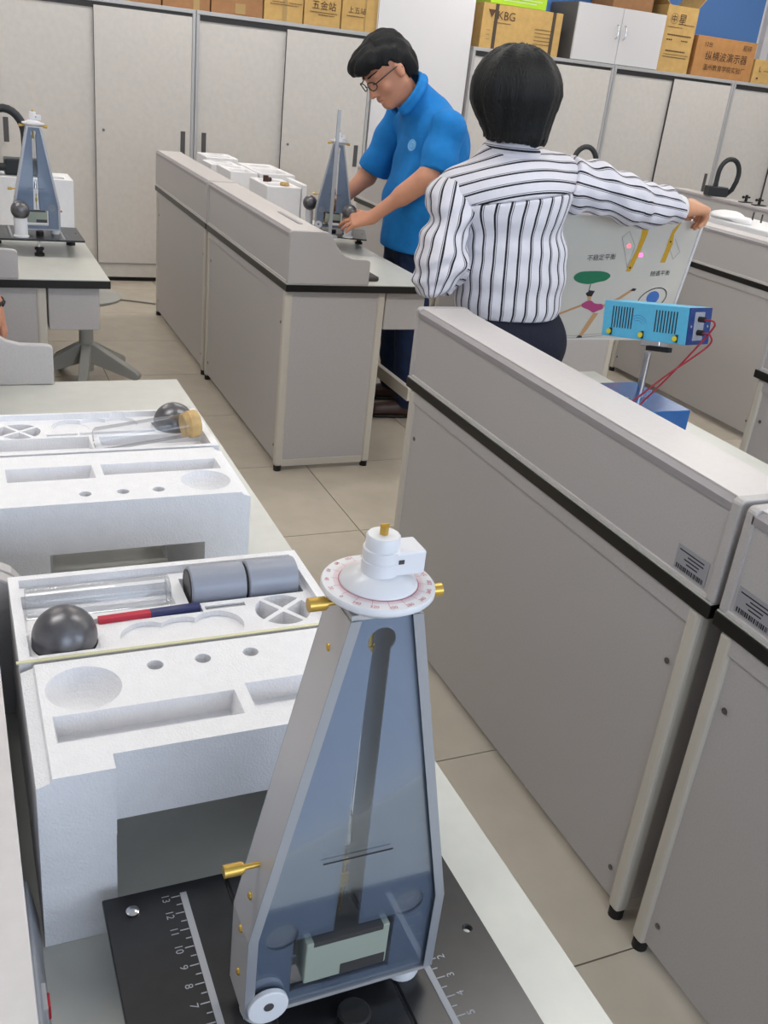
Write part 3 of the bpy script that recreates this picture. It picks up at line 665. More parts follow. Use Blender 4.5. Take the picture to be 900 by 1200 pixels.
# foam boxes on the man's bench and elsewhere
def foam_block(label, x0, y0, x1, y1, h, z=0.7865, cuts=True, rz=0.0):
    W, D = x1 - x0, y1 - y0
    t = MB().box(-W/2, -D/2, 0, W/2, D/2, h).build('foam_box', 'foam')
    if cuts: cut(t, [MB().box(-W/2 + 0.02, -D/2 + 0.03, h - 0.03, W/2 - 0.03, -0.01, h + 0.02), MB().cyl((0.0, D/4, h - 0.025), (0.0, D/4, h + 0.02), min(W, D) * 0.3, n=24)])
    b = t.modifiers.new('bevel', 'BEVEL'); b.width = 0.004; b.segments = 2; b.limit_method = 'ANGLE'; b.angle_limit = math.radians(40)
    t.location = ((x0 + x1)/2, (y0 + y1)/2, z); t.rotation_euler = (0, 0, rz)
    return tag(t, label, 'foam box', 'white foam boxes on the benches')
foam_block('white foam box nearest the man\'s apparatus, small brown piece on top', 1.450, 4.74, 1.625, 5.06, 0.199)
tag(foam_block('thin white foam slab standing beside the nearest foam box', 1.630, 4.74, 1.655, 5.00, 0.215, cuts=False), None, 'foam slab')
foam_block('white foam box behind the box with the brown piece', 1.56, 5.25, 1.76, 5.72, 0.199)
foam_block('white foam box in the left front of the group on the bench', 1.40, 5.25, 1.55, 5.56, 0.199)
foam_block('white foam box in the middle left of the group, ridged top', 1.38, 5.60, 1.55, 5.82, 0.192)
foam_block('farthest white foam box of the group beside the cabinet pulls', 1.41, 5.84, 1.60, 6.08, 0.205)
foam_block('white foam box behind the far left apparatus', 0.17, 4.40, 0.50, 4.62, 0.215)
m = MB(); m.sphere((0, 0, 0.012), 0.016, 12, 8, sy=0.8, sz=0.8); m.sphere((0.018, 0.008, 0.010), 0.012, 10, 6); m.box(-0.02, -0.012, 0, 0.005, 0.0, 0.03)
o = m.build('brown_piece', 'leather', None, True); o.location = (1.50, 4.92, 0.9856); tag(o, 'small dark brown lump on the nearest foam box', 'lump')
m = MB(); m.lathe([(0.012, 0), (0.022, 0.001), (0.024, 0.010), (0.019, 0.018), (0.012, 0.016)], n=24)
o = m.build('cream_ring', 'cork', None, True); o.location = (1.55, 4.78, 0.9856); tag(o, 'small cream ring on the nearest foam box', 'ring')
o = MB().box(-0.008, -0.14, 0, 0.008, 0.14, 0.003).build('steel_ruler', 'alu_dark'); o.location = (1.262, 3.80, 0.9842); tag(o, 'narrow grey steel strip on the partition shelf by the man\'s bench', 'ruler')
o = MB().box(-0.035, -0.05, 0, 0.035, 0.05, 0.02).build('socket_outlet', 'dark', None, bevel=0.008); o.location = (1.545, 3.62, 0.7864); tag(o, 'dark grey outlet on the corner of the man\'s worktop', 'outlet')

# foam tray on the right hand bench
t = thing('opened_foam_tray', 'opened white foam tray on the bench right of the poster', 'foam tray', (4.13, 4.20, 0.7865))
MB().box(-0.17, -0.42, 0, 0.17, 0.42, 0.215).build('tray', 'foam', t, bevel=0.006)
m = MB(); m.sphere((0.02, 0.28, 0.215), 0.045, 24, 12, sz=0.7); m.build('dark_ball_half', 'steelball', t, True)
for k in range(3): MB().box(0.07, 0.02 + 0.07 * k, 0.2151, 0.077, 0.027 + 0.07 * k, 0.262).build('peg', 'dark', t)
# crumpled plastic bag on the tray
rng = np.random.RandomState(5)
m = MB().sphere((0, 0, 0), 0.065, 28, 14, sy=2.4, sz=0.4); m.v = [(x * (1 + 0.22 * math.sin(17 * y + 5 * x)), y * (1 + 0.18 * math.sin(23 * x + 3)), z * (1 + 0.5 * math.sin(31 * x + 29 * y))) for x, y, z in m.v]
o = m.build('plastic_bag', 'foam', None, True); o.location = (4.02, 4.32, 1.016); tag(o, 'crumpled white plastic wrapping on the foam tray near the hand', 'wrapping')

# ------------------------------------------------------------------ hose lamps on the partitions
def hose_lamp(label, x, y, z, rz, drop=True):
    t = thing('hose_lamp', label, 'lamp', (x, y, z), rz, 'black hose lamps')
    MB().box(-0.075, -0.04, 0, 0.075, 0.04, 0.065).build('lamp_head', 'lampblack', t, bevel=0.006)
    MB().box(-0.028, -0.015, 0.065, 0.0, 0.015, 0.085).build('swivel', 'lampblack', t, bevel=0.003)
    pts = [(-0.014, 0, 0.08), (-0.014, 0, 0.13)] + [(0.066 - 0.08 * math.cos(a), 0.0, 0.15 + 0.105 * math.sin(a)) for a in [PI * i / 14 for i in range(15)]] + [(0.142, 0, 0.11), (0.128, 0.01, 0.05)] + ([(0.10, 0.048, 0.0), (0.10, 0.07, -0.06)] if drop else [(0.10, 0.03, 0.030), (0.07, 0.03, 0.030)])
    MB().tube(pts, 0.017, n=12).build('hose', 'lampblack', t, True)
    return t
hose_lamp('black hose lamp on the partition beyond the woman\'s fist', 5.085, 5.70, 0.985, math.radians(-12))
hose_lamp('black hose lamp peeking over the woman\'s right shoulder', 3.82, 5.66, 0.985, math.radians(-12))
hose_lamp('black hose lamp at the left edge, on the foam box behind the apparatus', 0.31, 4.50, 1.002, math.radians(180), False)
for k, (cx, cy, lab) in enumerate(((5.10, 5.40, 'small black clamp on the far right partition, nearer the hose lamp'), (5.10, 5.27, 'small black clamp on the far right partition, nearer the right edge'))):
    t = thing('bench_clamp', lab, 'clamp', (cx, cy, 0.9855))
    m = MB(); m.cyl((0, 0, 0), (0, 0, 0.05), 0.010, n=12); m.cyl((-0.03, 0, 0.035), (0.03, 0, 0.035), 0.006, n=10); m.sphere((-0.03, 0, 0.035), 0.01, 10, 6); m.build('clamp_body', 'rubber', t, True)
    MB().box(-0.05, -0.02, 0, 0.05, 0.02, 0.006).build('clamp_base', 'dark', t)

# ------------------------------------------------------------------ blue laser instrument
t = thing('laser_power_box', 'dark blue metal box behind the bench partition, carrying a post', 'box', (1.465, 1.81, 0.7865))
MB().box(-0.135, -0.11, 0.008, 0.135, 0.11, 0.1185).build('housing', 'baseblue', t, bevel=0.002)
for sx in (-1, 1):
    for sy in (-1, 1): MB().cyl((sx * 0.11, sy * 0.09, 0), (sx * 0.11, sy * 0.09, 0.008), 0.01, n=12).build('foot', 'rubber', t)
for k in range(9): MB().box(0.01 + k * 0.010, -0.1106, 0.03, 0.015 + k * 0.010, -0.1099, 0.09).build('vent_slot', 'deepblue', t)
for dx in (-0.02, 0.035): MB().cyl((0.035 + dx, -0.02, 0.1185), (0.035 + dx, -0.02, 0.124), 0.005, n=10).build('bolt', 'chrome', t)
MB().cyl((0.045, -0.02, 0.1186), (0.045, -0.02, 0.235), 0.0085, n=20).build('post', 'chrome', t, True)
inst = thing('laser_box', 'light blue instrument box with vents and yellow knobs on a post', 'instrument', (1.5234, 1.8053, 1.0929))
inst.rotation_euler = (Matrix.Rotation(-1.272, 3, 'Z') @ Matrix.Rotation(-0.0619, 3, 'X') @ Matrix.Rotation(-0.1591, 3, 'Y')).to_euler()
W, D, Hh = 0.235, 0.092, 0.084
MB().box(-W/2, -D/2, -Hh/2, W/2 - 0.003, D/2, Hh/2).build('housing', 'lightblue', inst, bevel=0.0015)
sp = MB().box(W/2 - 0.0029, -D/2 + 0.0005, -Hh/2 + 0.0005, W/2, D/2 - 0.0005, Hh/2 - 0.0005).build('side_panel', 'deepblue', inst)
MB().box(W/2, -0.026, -0.032, W/2 + 0.0015, 0.014, 0.032).build('socket_plate', 'pvc', sp)
for zz in (0.016, -0.014):
    m = MB(); m.cyl((W/2 + 0.001, -0.008, zz), (W/2 + 0.016, -0.008, zz), 0.0065, n=14); m.build('socket', 'rubber', sp, True)
for yy in (-0.038, 0.03): MB().cyl((W/2, yy, 0.0), (W/2 + 0.002, yy, 0.0), 0.003, n=10).build('screw', 'chrome', sp)
for grp, x0 in ((0, -0.094), (1, 0.026)):
    for k in range(8):
        a = x0 + k * 0.0078
        MB().add([(a + 0.002, -D/2 - 0.0004, -0.020), (a + 0.0052, -D/2 - 0.0004, -0.020), (a + 0.0062, -D/2 - 0.0004, 0.030), (a + 0.003, -D/2 - 0.0004, 0.030)], [(0, 1, 2, 3)]).build('vent_slot', 'ink', inst)
m = MB()
for r in (0.014, 0.020, 0.026):
    pts = [(-0.018 + r * math.cos(math.radians(a)), -D/2 - 0.0005, -0.012 + r * math.sin(math.radians(a))) for a in range(20, 131, 10)]
    for p, q in zip(pts, pts[1:]):
        p = Vector(p); q = Vector(q); n = Vector((0, 0, 0.0005)); m.add([p - n, q - n, q + n, p + n], [(0, 1, 2, 3)])
m.build('emblem', 'posterblue', inst)
for xx in (-0.094, -0.004, 0.088):
    k = MB().cyl((xx, -D/2 - 0.006, -0.030), (xx, -D/2, -0.030), 0.006, n=16).build('yellow_knob', 'yellow', inst, True)
    MB().box(xx + 0.001, -D/2 - 0.004, -0.038, xx + 0.006, -D/2 - 0.0002, -0.021).build('knob_lever', 'ink', k)
m = MB(); m.box(-0.022, -0.02, -Hh/2 - 0.016, 0.030, 0.02, -Hh/2); m.build('bracket', 'chrome', inst, bevel=0.002)
m = MB(); m.box(0.000, -0.028, -Hh/2 - 0.024, 0.062, -0.012, -Hh/2 - 0.013); m.build('bracket_arm', 'rubber', inst, bevel=0.001)
MB().cyl((-0.02, D/2, 0), (-0.02, D/2 + 0.012, 0), 0.008, n=16).build('laser_aperture', 'chrome', inst)
RI = inst.rotation_euler.to_matrix(); PIc = Vector(inst.location)
for k, (zz, end, off, lab) in enumerate(((0.016, (1.455, 1.725, 0.9055), 0.03, 'upper red lead from the instrument socket to the blue base'), (-0.014, (1.43, 1.735, 0.9055), 0.012, 'lower red lead from the instrument socket to the blue base'))):
    s0 = PIc + RI @ Vector((W/2 + 0.014, -0.008, zz)); s1 = PIc + RI @ Vector((W/2 + 0.03 + off * 0.3, -0.006, zz - 0.004)); s2 = PIc + RI @ Vector((W/2 + 0.028, -0.004, zz - 0.03)); e = Vector(end)
    pts = []
    P = [s0, s1, s2, s2.lerp(e, 0.5) + Vector((0.0, 0.0, -0.006 + 0.010 * k)), e]
    for i in range(len(P) - 1):
        p0, p1, p2, p3 = P[max(i-1, 0)], P[i], P[i+1], P[min(i+2, len(P)-1)]
        for u in [j / 8 for j in range(8)]:
            pts.append(0.5 * ((2*p1) + (p2 - p0) * u + (2*p0 - 5*p1 + 4*p2 - p3) * u*u + (3*p1 - p0 - 3*p2 + p3) * u**3))
    pts.append(P[-1])
    tag(MB().tube(pts, 0.0022, n=8).build('red_lead', 'wirered', None, True), lab, 'wire', 'red leads')

# ------------------------------------------------------------------ poster board
PT = Vector((2.300, 2.60, 1.218)); PB = Vector((2.300, 2.665, 0.80))      # right edge, top and bottom
PW = 0.80
pv = (PT - PB); PH = pv.length; pv.normalize(); pu = Vector((1, 0.0, -0.01)).normalized()
pn = pu.cross(pv).normalized()
PM = frame(PB - pu * PW, pu, pv)        # local x right, y up, z towards the camera
t = thing('poster_board', 'white poster board with a tightrope walker and ochre shapes', 'poster')
t.matrix_world = PM
MB().box(0, 0, -0.008, PW, PH, 0).build('board', 'poster', t, bevel=0.001)
m = MB()
for (a, b, c_, d_) in ((0, 0, PW, 0.004), (0, PH - 0.004, PW, PH), (0, 0, 0.004, PH), (PW - 0.010, 0, PW, PH)): m.box(a, b, 0.0002, c_, d_, 0.0022)
m.build('edge_moulding', 'whitecab', t)
def flat(name, mt, polys, z=0.0008, smooth=0):
    m = MB()
    for _ in range(smooth):
        polys = [[q for p, r in zip(pl_, pl_[1:] + pl_[:1]) for q in ((p[0]*0.75 + r[0]*0.25, p[1]*0.75 + r[1]*0.25), (p[0]*0.25 + r[0]*0.75, p[1]*0.25 + r[1]*0.75))] for pl_ in polys]
    for poly in polys: m.add([(x, y, z) for x, y in poly], [tuple(range(len(poly)))])
    return m.build(name, mt, t)
def stroke(pts, wd):
    out = []
    for p, q in zip(pts, pts[1:]):
        d = Vector((q[0] - p[0], q[1] - p[1])); 
        if d.length < 1e-9: continue
        n = Vector((-d.y, d.x)).normalized() * wd / 2
        out.append([(p[0] - n.x, p[1] - n.y), (q[0] - n.x, q[1] - n.y), (q[0] + n.x, q[1] + n.y), (p[0] + n.x, p[1] + n.y)])
    return out
flat('ochre_beam', 'posteryellow', [[(0.555,0.394),(0.581,0.394),(0.584,0.373),(0.578,0.327),(0.567,0.257),(0.561,0.245),(0.545,0.245),(0.548,0.262),(0.56,0.321),(0.561,0.361)]])
flat('ochre_beam', 'posteryellow', [[(0.706,0.42),(0.698,0.415),(0.679,0.389),(0.676,0.355),(0.677,0.326),(0.672,0.28),(0.692,0.281),(0.698,0.344),(0.69,0.379)]])
flat('pencil_outlines', 'pencil', stroke([(0.488,0.357),(0.51,0.378),(0.549,0.332),(0.546,0.257),(0.488,0.357)], 0.0016) + stroke([(0.701,0.362),(0.739,0.32),(0.721,0.294),(0.689,0.332)], 0.0016)
     + stroke([(0.30,0.006),(0.434,0.006),(0.53,0.016),(0.60,0.03)], 0.002) + stroke([(0.30,0.014),(0.42,0.014),(0.54,0.024)], 0.0016))
flat('pivot_dots', 'ink', [[(cx + 0.0035*math.cos(a), cy + 0.0035*math.sin(a)) for a in [2*PI*i/10 for i in range(10)]] for cx, cy in ((0.557,0.258),(0.686,0.352))], 0.0012)
flat('green_umbrella', 'postergreen', [[(0.342,0.218),(0.36,0.237),(0.398,0.241),(0.459,0.243),(0.495,0.23),(0.477,0.21),(0.451,0.206),(0.415,0.195),(0.366,0.201)]], smooth=2)
flat('walker_hair', 'ink', [[(0.412,0.164),(0.424,0.176),(0.446,0.174),(0.439,0.153),(0.426,0.152)]] + stroke([(0.421,0.197),(0.421,0.174)], 0.003))
flat('walker_dress', 'posterpink', [[(0.405,0.125),(0.427,0.14),(0.444,0.141),(0.461,0.129),(0.496,0.13),(0.502,0.112),(0.48,0.105),(0.466,0.096),(0.445,0.108),(0.414,0.116)]], smooth=1)
flat('walker_limbs', 'posterskin', [[(0.466,0.097),(0.487,0.097),(0.462,0.037),(0.447,0.012),(0.435,0.014),(0.449,0.055)], [(0.428,0.141),(0.441,0.142),(0.438,0.155),(0.424,0.155)]] + stroke([(0.30,0.085),(0.328,0.09),(0.41,0.123)], 0.008) + stroke([(0.497,0.122),(0.552,0.15),(0.595,0.182)], 0.010), 0.0009)
flat('walker_shoes', 'ink', [[(0.425,0.007),(0.436,0.016),(0.449,0.013),(0.450,0.007)], [(0.588,0.178),(0.596,0.188),(0.612,0.186),(0.606,0.178)]], 0.0011)
flat('oval_rim', 'ink', stroke([(0.690 + 0.056*math.cos(a), 0.150 + 0.040*math.sin(a) + 0.012*math.cos(a)) for a in [2*PI*i/32 for i in range(33)]], 0.0035))
flat('blue_spot', 'posterblue', [[(0.691 + 0.026*math.cos(a), 0.157 + 0.023*math.sin(a)) for a in [2*PI*i/24 for i in range(24)]]])
for txt, cx, cy, sz in (('不稳定平衡', 0.432, 0.287, 0.022), ('随遇平衡', 0.688, 0.242, 0.020)):
    m = MB(); add_text(m, txt, sz, Matrix.Translation((cx, cy, 0.0009)) @ Matrix.Rotation(math.radians(5), 4, 'Z')); m.build('lettering', 'ink', t)
# narrow red beams of the laser box that land on the poster
src = PIc + RI @ Vector((-0.02, D/2 + 0.02, 0.0))
for k, (a, b) in enumerate(((0.526, 0.331), (0.585, 0.302))):
    L_ = bpy.data.lights.new('laser_beam', 'SPOT'); L_.energy = (120, 900)[k]; L_.color = (1.0, 0.0, 0.05); L_.spot_size = math.radians(0.36 + 0.10 * k); L_.spot_blend = 0.4; L_.shadow_soft_size = 0.001
    lo = bpy.data.objects.new('laser_beam', L_); COL.objects.link(lo)
    tgt = PM @ Vector((a, b, 0)); d = (tgt - src); lo.location = src + d.normalized() * 0.02; lo.rotation_euler = d.to_track_quat('-Z', 'Y').to_euler()
# power strip on the inner face of the near partition
t = thing('power_strip', 'pale grey socket strip with a red switch at the lower left edge', 'power strip', (0.0, 0.30, 0.7865))
MB().prism([(0.0, 0.0), (0.028, 0.0), (0.030, 0.010), (0.022, 0.06), (0.0, 0.06)], 'y', -0.20, 0.42).build('housing', 'scale', t, bevel=0.002)
m = MB(); m.box(0.020, 0.285, 0.020, 0.0275, 0.312, 0.048); m.build('switch_frame', 'cabtrim', t, bevel=0.001)
MB().box(0.027, 0.291, 0.026, 0.030, 0.306, 0.042).build('red_rocker', 'redbutton', t, bevel=0.001)

# ------------------------------------------------------------------ people: implicit surfaces turned into meshes
def nrm(v): v = np.array(v, float); return v / np.linalg.norm(v)
class Field:
    def __init__(s, lo, hi, h):
        s.h = h; s.lo = np.array(lo, float); n = np.ceil((np.array(hi, float) - s.lo) / h).astype(int) + 1
        s.n = n; s.ax = [s.lo[i] + h * np.arange(n[i]) for i in range(3)]
        s.d = np.full(n, 9.0, np.float32)
    def block(s, lo, hi):
        i0 = [max(0, int((lo[i] - s.lo[i]) / s.h)) for i in range(3)]; i1 = [min(int(s.n[i]), int((hi[i] - s.lo[i]) / s.h) + 2) for i in range(3)]
        if any(a >= b for a, b in zip(i0, i1)): return None
        sl = tuple(slice(a, b) for a, b in zip(i0, i1))
        X, Y, Z = np.meshgrid(*[s.ax[i][sl[i]] for i in range(3)], indexing='ij')
        return sl, np.stack([X, Y, Z], -1)
    def merge(s, sl, d, k):
        a = s.d[sl]
        if k > 0:
            hh = np.maximum(k - np.abs(a - d), 0) / k; s.d[sl] = np.minimum(a, d) - hh * hh * k * 0.25
        else: s.d[sl] = np.minimum(a, d)
    def cap(s, a, b, ra, rb=None, k=0.03, flat=None, rip=None):
        a = np.array(a, float); b = np.array(b, float); rb = ra if rb is None else rb
        mg = max(ra, rb) * (1.0 if flat is None else max(1.0, flat[1])) + k + 0.03
        r = s.block(np.minimum(a, b) - mg, np.maximum(a, b) + mg)
        if r is None: return
        sl, P = r; Q = P - a; ab = b - a
        if flat is not None:
            n = nrm(flat[0]); f = flat[1]
            Q = Q + (1.0 / f - 1.0) * (Q @ n)[..., None] * n; ab = ab + (1.0 / f - 1.0) * (ab @ n) * n
        L2 = max(ab @ ab, 1e-9); t = np.clip((Q @ ab) / L2, 0, 1)
        rr = ra + (rb - ra) * t
        if rip is not None: rr = rr + rip(t, P)
        d = np.linalg.norm(Q - t[..., None] * ab, axis=-1) - rr
        if flat is not None: d = d * min(1.0, flat[1])
        s.merge(sl, d, k)
    def ell(s, c, r, axes=None, k=0.02):
        c = np.array(c, float); r = np.array(r, float); mg = r.max() + k + 0.02
        rb = s.block(c - mg, c + mg)
        if rb is None: return
        sl, P = rb; Q = P - c
        if axes is not None: Q = Q @ np.array(axes, float).T
        q = np.linalg.norm(Q / r, axis=-1); g = np.linalg.norm(Q / (r * r), axis=-1)
        d = np.where(g > 1e-6, q * (q - 1) / np.maximum(g, 1e-6), -r.min())
        s.merge(sl, d, k)
    def clip(s, p, n):
        # keep the side the normal points away from
        P = [s.ax[i] - p[i] for i in range(3)]; n = nrm(n)
        pl = P[0][:, None, None] * n[0] + P[1][None, :, None] * n[1] + P[2][None, None, :] * n[2]
        s.d = np.maximum(s.d, pl.astype(np.float32))
    def carve(s, fn):
        X, Y, Z = np.meshgrid(*s.ax, indexing='ij'); s.d = np.maximum(s.d, fn(X, Y, Z).astype(np.float32))
    def shell(s, fn):
        X, Y, Z = np.meshgrid(*s.ax, indexing='ij'); s.d = s.d + fn(X, Y, Z).astype(np.float32)
    def mesh(s):
        d = s.d; ins = d < 0
        c = np.zeros(tuple(np.array(d.shape) - 1), np.uint8)
        for i in (0, 1):
            for j in (0, 1):
                for k in (0, 1): c += ins[i:d.shape[0]-1+i, j:d.shape[1]-1+j, k:d.shape[2]-1+k]
        act = (c > 0) & (c < 8); idx = np.argwhere(act); num = np.full(act.shape, -1, np.int64); num[act] = np.arange(len(idx))
        sm = np.zeros((len(idx), 3)); ct = np.zeros(len(idx))
        cor = [(i, j, k) for i in (0, 1) for j in (0, 1) for k in (0, 1)]
        val = {q: d[idx[:, 0] + q[0], idx[:, 1] + q[1], idx[:, 2] + q[2]] for q in cor}
        for q in cor:
            for ax in range(3):
                if q[ax]: continue
                r = list(q); r[ax] = 1; r = tuple(r)
                a, b = val[q], val[r]; x = (a < 0) != (b < 0)
                t = np.where(x, a / np.where(x, a - b, 1), 0)
                p = np.tile(np.array(q, float), (len(idx), 1)); p[:, ax] += t
                sm[x] += p[x]; ct[x] += 1
        v = s.lo + s.h * (idx + sm / ct[:, None])
        faces = []
        for ax in range(3):
            o1, o2 = (ax + 1) % 3, (ax + 2) % 3
            sa = [slice(None)] * 3; sb = [slice(None)] * 3; sa[ax] = slice(0, -1); sb[ax] = slice(1, None)
            A, B = ins[tuple(sa)], ins[tuple(sb)]; e = np.argwhere(A != B)
            e = e[(e[:, o1] > 0) & (e[:, o2] > 0) & (e[:, o1] < d.shape[o1] - 1) & (e[:, o2] < d.shape[o2] - 1)]
            if not len(e): continue
            q = []
            for da, db in ((-1, -1), (0, -1), (0, 0), (-1, 0)):
                z = e.copy(); z[:, o1] += da; z[:, o2] += db; q.append(num[z[:, 0], z[:, 1], z[:, 2]])
            q = np.stack(q, 1); fl = ~A[e[:, 0], e[:, 1], e[:, 2]]; q[fl] = q[fl][:, ::-1]; faces.append(q)
        return v, np.concatenate(faces)
    def build(s, name, m, parent, attr=None):
        v, f = s.mesh()
        me = bpy.data.meshes.new(name); me.from_pydata(v.tolist(), [], f.tolist()); me.materials.append(M[m] if isinstance(m, str) else m)
        me.polygons.foreach_set('use_smooth', [True] * len(me.polygons))
        if attr is not None:
            at = me.attributes.new('stripe', 'FLOAT_VECTOR', 'POINT'); at.data.foreach_set('vector', np.asarray(attr(v), np.float32).ravel())
        me.update()
        o = bpy.data.objects.new(name, me); COL.objects.link(o); o.parent = parent
        o.matrix_parent_inverse = parent.matrix_world.inverted() if False else Matrix.Translation(-Vector(parent.location))
        return o

def hand(F, wrist, fdir, pn, side, curl, r=0.0085, spread=0.10, thumb=0.6, scale=1.0):
    """palm and five fingers; fdir points along the fingers, pn out of the palm, side towards the thumb"""
    wrist = np.array(wrist, float); f = nrm(fdir); n = np.array(pn, float); n = nrm(n - f * (n @ f)); sd = nrm(np.cross(n, f)) * side
    S = scale
    F.cap(wrist, wrist + f * 0.03 * S, 0.026 * S, 0.028 * S, 0.02, (n, 0.75))
    for o in (-0.028, -0.009, 0.010, 0.028):
        F.cap(wrist + f * 0.025 * S + sd * o * 0.6 * S, wrist + f * 0.082 * S + sd * o * S, 0.014 * S, 0.0125 * S, 0.014)
    for i, (o, ln) in enumerate(((0.030, 0.070), (0.0105, 0.078), (-0.0095, 0.073), (-0.029, 0.058))):
        p = wrist + f * (0.085 - 0.006 * abs(i - 1)) * S + sd * o * S; ang = 0.0
        dirv = nrm(f + sd * spread * (1.2 - i))
        c = curl[i] if isinstance(curl, (list, tuple)) else curl
        for sgm, (frac, cc) in enumerate(((0.45, 0.9), (0.30, 1.1), (0.25, 0.8))):
            ang += c * cc; d = dirv * math.cos(ang) + n * math.sin(ang)
            q = p + d * ln * frac * S
            F.cap(p, q, r * S * (1.0 - 0.07 * sgm), r * S * (0.95 - 0.09 * sgm), 0.004); p = q
    p = wrist + f * 0.028 * S + sd * 0.024 * S
    d1 = nrm(f * 0.75 + sd * 0.75 + n * 0.25); q = p + d1 * 0.040 * S; F.cap(p, q, 0.014 * S, 0.011 * S, 0.010)
    d2 = nrm(f * 0.85 + sd * (0.5 - 0.6 * thumb) + n * (0.2 + 0.8 * thumb)); q2 = q + d2 * 0.030 * S; F.cap(q, q2, 0.0105 * S, 0.0098 * S, 0.004)
    d3 = nrm(f * 0.7 + sd * (0.2 - 0.9 * thumb) + n * (0.3 + 0.8 * thumb)); F.cap(q2, q2 + d3 * 0.024 * S, 0.0098 * S, 0.0080 * S, 0.004)

def head(F, c, fw, up, s=1.0, ears=True):
    fw = nrm(fw); up = np.array(up, float); up = nrm(up - fw * (up @ fw)); sd = np.cross(fw, up); A = [sd, fw, up]; c = np.array(c, float)
    L = lambda x, y, z: c + s * (sd * x + fw * y + up * z)
    F.ell(L(0, -0.012, 0.030), np.array((0.076, 0.096, 0.092)) * s, A, 0.02)
    F.ell(L(0, 0.020, -0.030), np.array((0.064, 0.074, 0.088)) * s, A, 0.03)
    F.cap(L(0.045, -0.005, -0.060), L(0.012, 0.066, -0.098), 0.022 * s, 0.020 * s, 0.03)
    F.cap(L(-0.045, -0.005, -0.060), L(-0.012, 0.066, -0.098), 0.022 * s, 0.020 * s, 0.03)
    F.cap(L(0, 0.086, 0.012), L(0, 0.108, -0.034), 0.008 * s, 0.0125 * s, 0.014)
    for q in (-1, 1):
        F.ell(L(q * 0.013, 0.098, -0.038), np.array((0.009, 0.010, 0.008)) * s, A, 0.008)
        F.ell(L(q * 0.030, 0.080, 0.026), np.array((0.024, 0.012, 0.008)) * s, A, 0.012)
        F.ell(L(q * 0.030, 0.078, 0.006), np.array((0.013, 0.010, 0.009)) * s, A, 0.006)
        F.ell(L(q * 0.042, 0.062, -0.030), np.array((0.020, 0.018, 0.020)) * s, A, 0.02)
        if ears:
            F.ell(L(q * 0.078, -0.008, -0.006), np.array((0.009, 0.019, 0.031)) * s, A, 0.008); F.ell(L(q * 0.081, -0.004, -0.026), np.array((0.007, 0.010, 0.011)) * s, A, 0.006)
    F.ell(L(0, 0.090, -0.061), np.array((0.024, 0.010, 0.006)) * s, A, 0.006)
    F.ell(L(0, 0.089, -0.071), np.array((0.020, 0.010, 0.007)) * s, A, 0.006)
    return L, A

def leg(F, hip, knee, ankle, toe, skin, r=(0.085, 0.058, 0.045), k=0.04):
    F.cap(hip, knee, r[0], r[1], k); F.cap(knee, ankle, r[1], r[2], k)
def shoe(label, ankle, toe, parent, m='leather'):
    a = np.array(ankle, float); t_ = np.array(toe, float); d = t_ - a; d[2] = 0; d = nrm(d)
    F = Field(np.minimum(a, t_) - 0.12, np.maximum(a, t_) + 0.12, 0.008)
    hl = a - d * 0.045; hl[2] = 0.045; tp = t_.copy(); tp[2] = 0.038
    F.cap(hl, tp, 0.042, 0.034, 0.02); F.cap((a[0], a[1], 0.05), (a[0], a[1], 0.10), 0.040, 0.040, 0.03); F.clip((0, 0, 0.010), (0, 0, -1)); F.clip((0, 0, 0.115), (0, 0, 1))
    s_ = F.build('shoe', m, parent)
    F = Field(np.minimum(a, t_) - 0.12, np.maximum(a, t_) + 0.12, 0.008)
    F.cap((hl[0], hl[1], 0.02), (tp[0], tp[1], 0.02), 0.045, 0.038, 0.01); F.clip((0, 0, 0.002), (0, 0, -1)); F.clip((0, 0, 0.018), (0, 0, 1))
    o = F.build('sole', 'rubber', parent)
    return s_
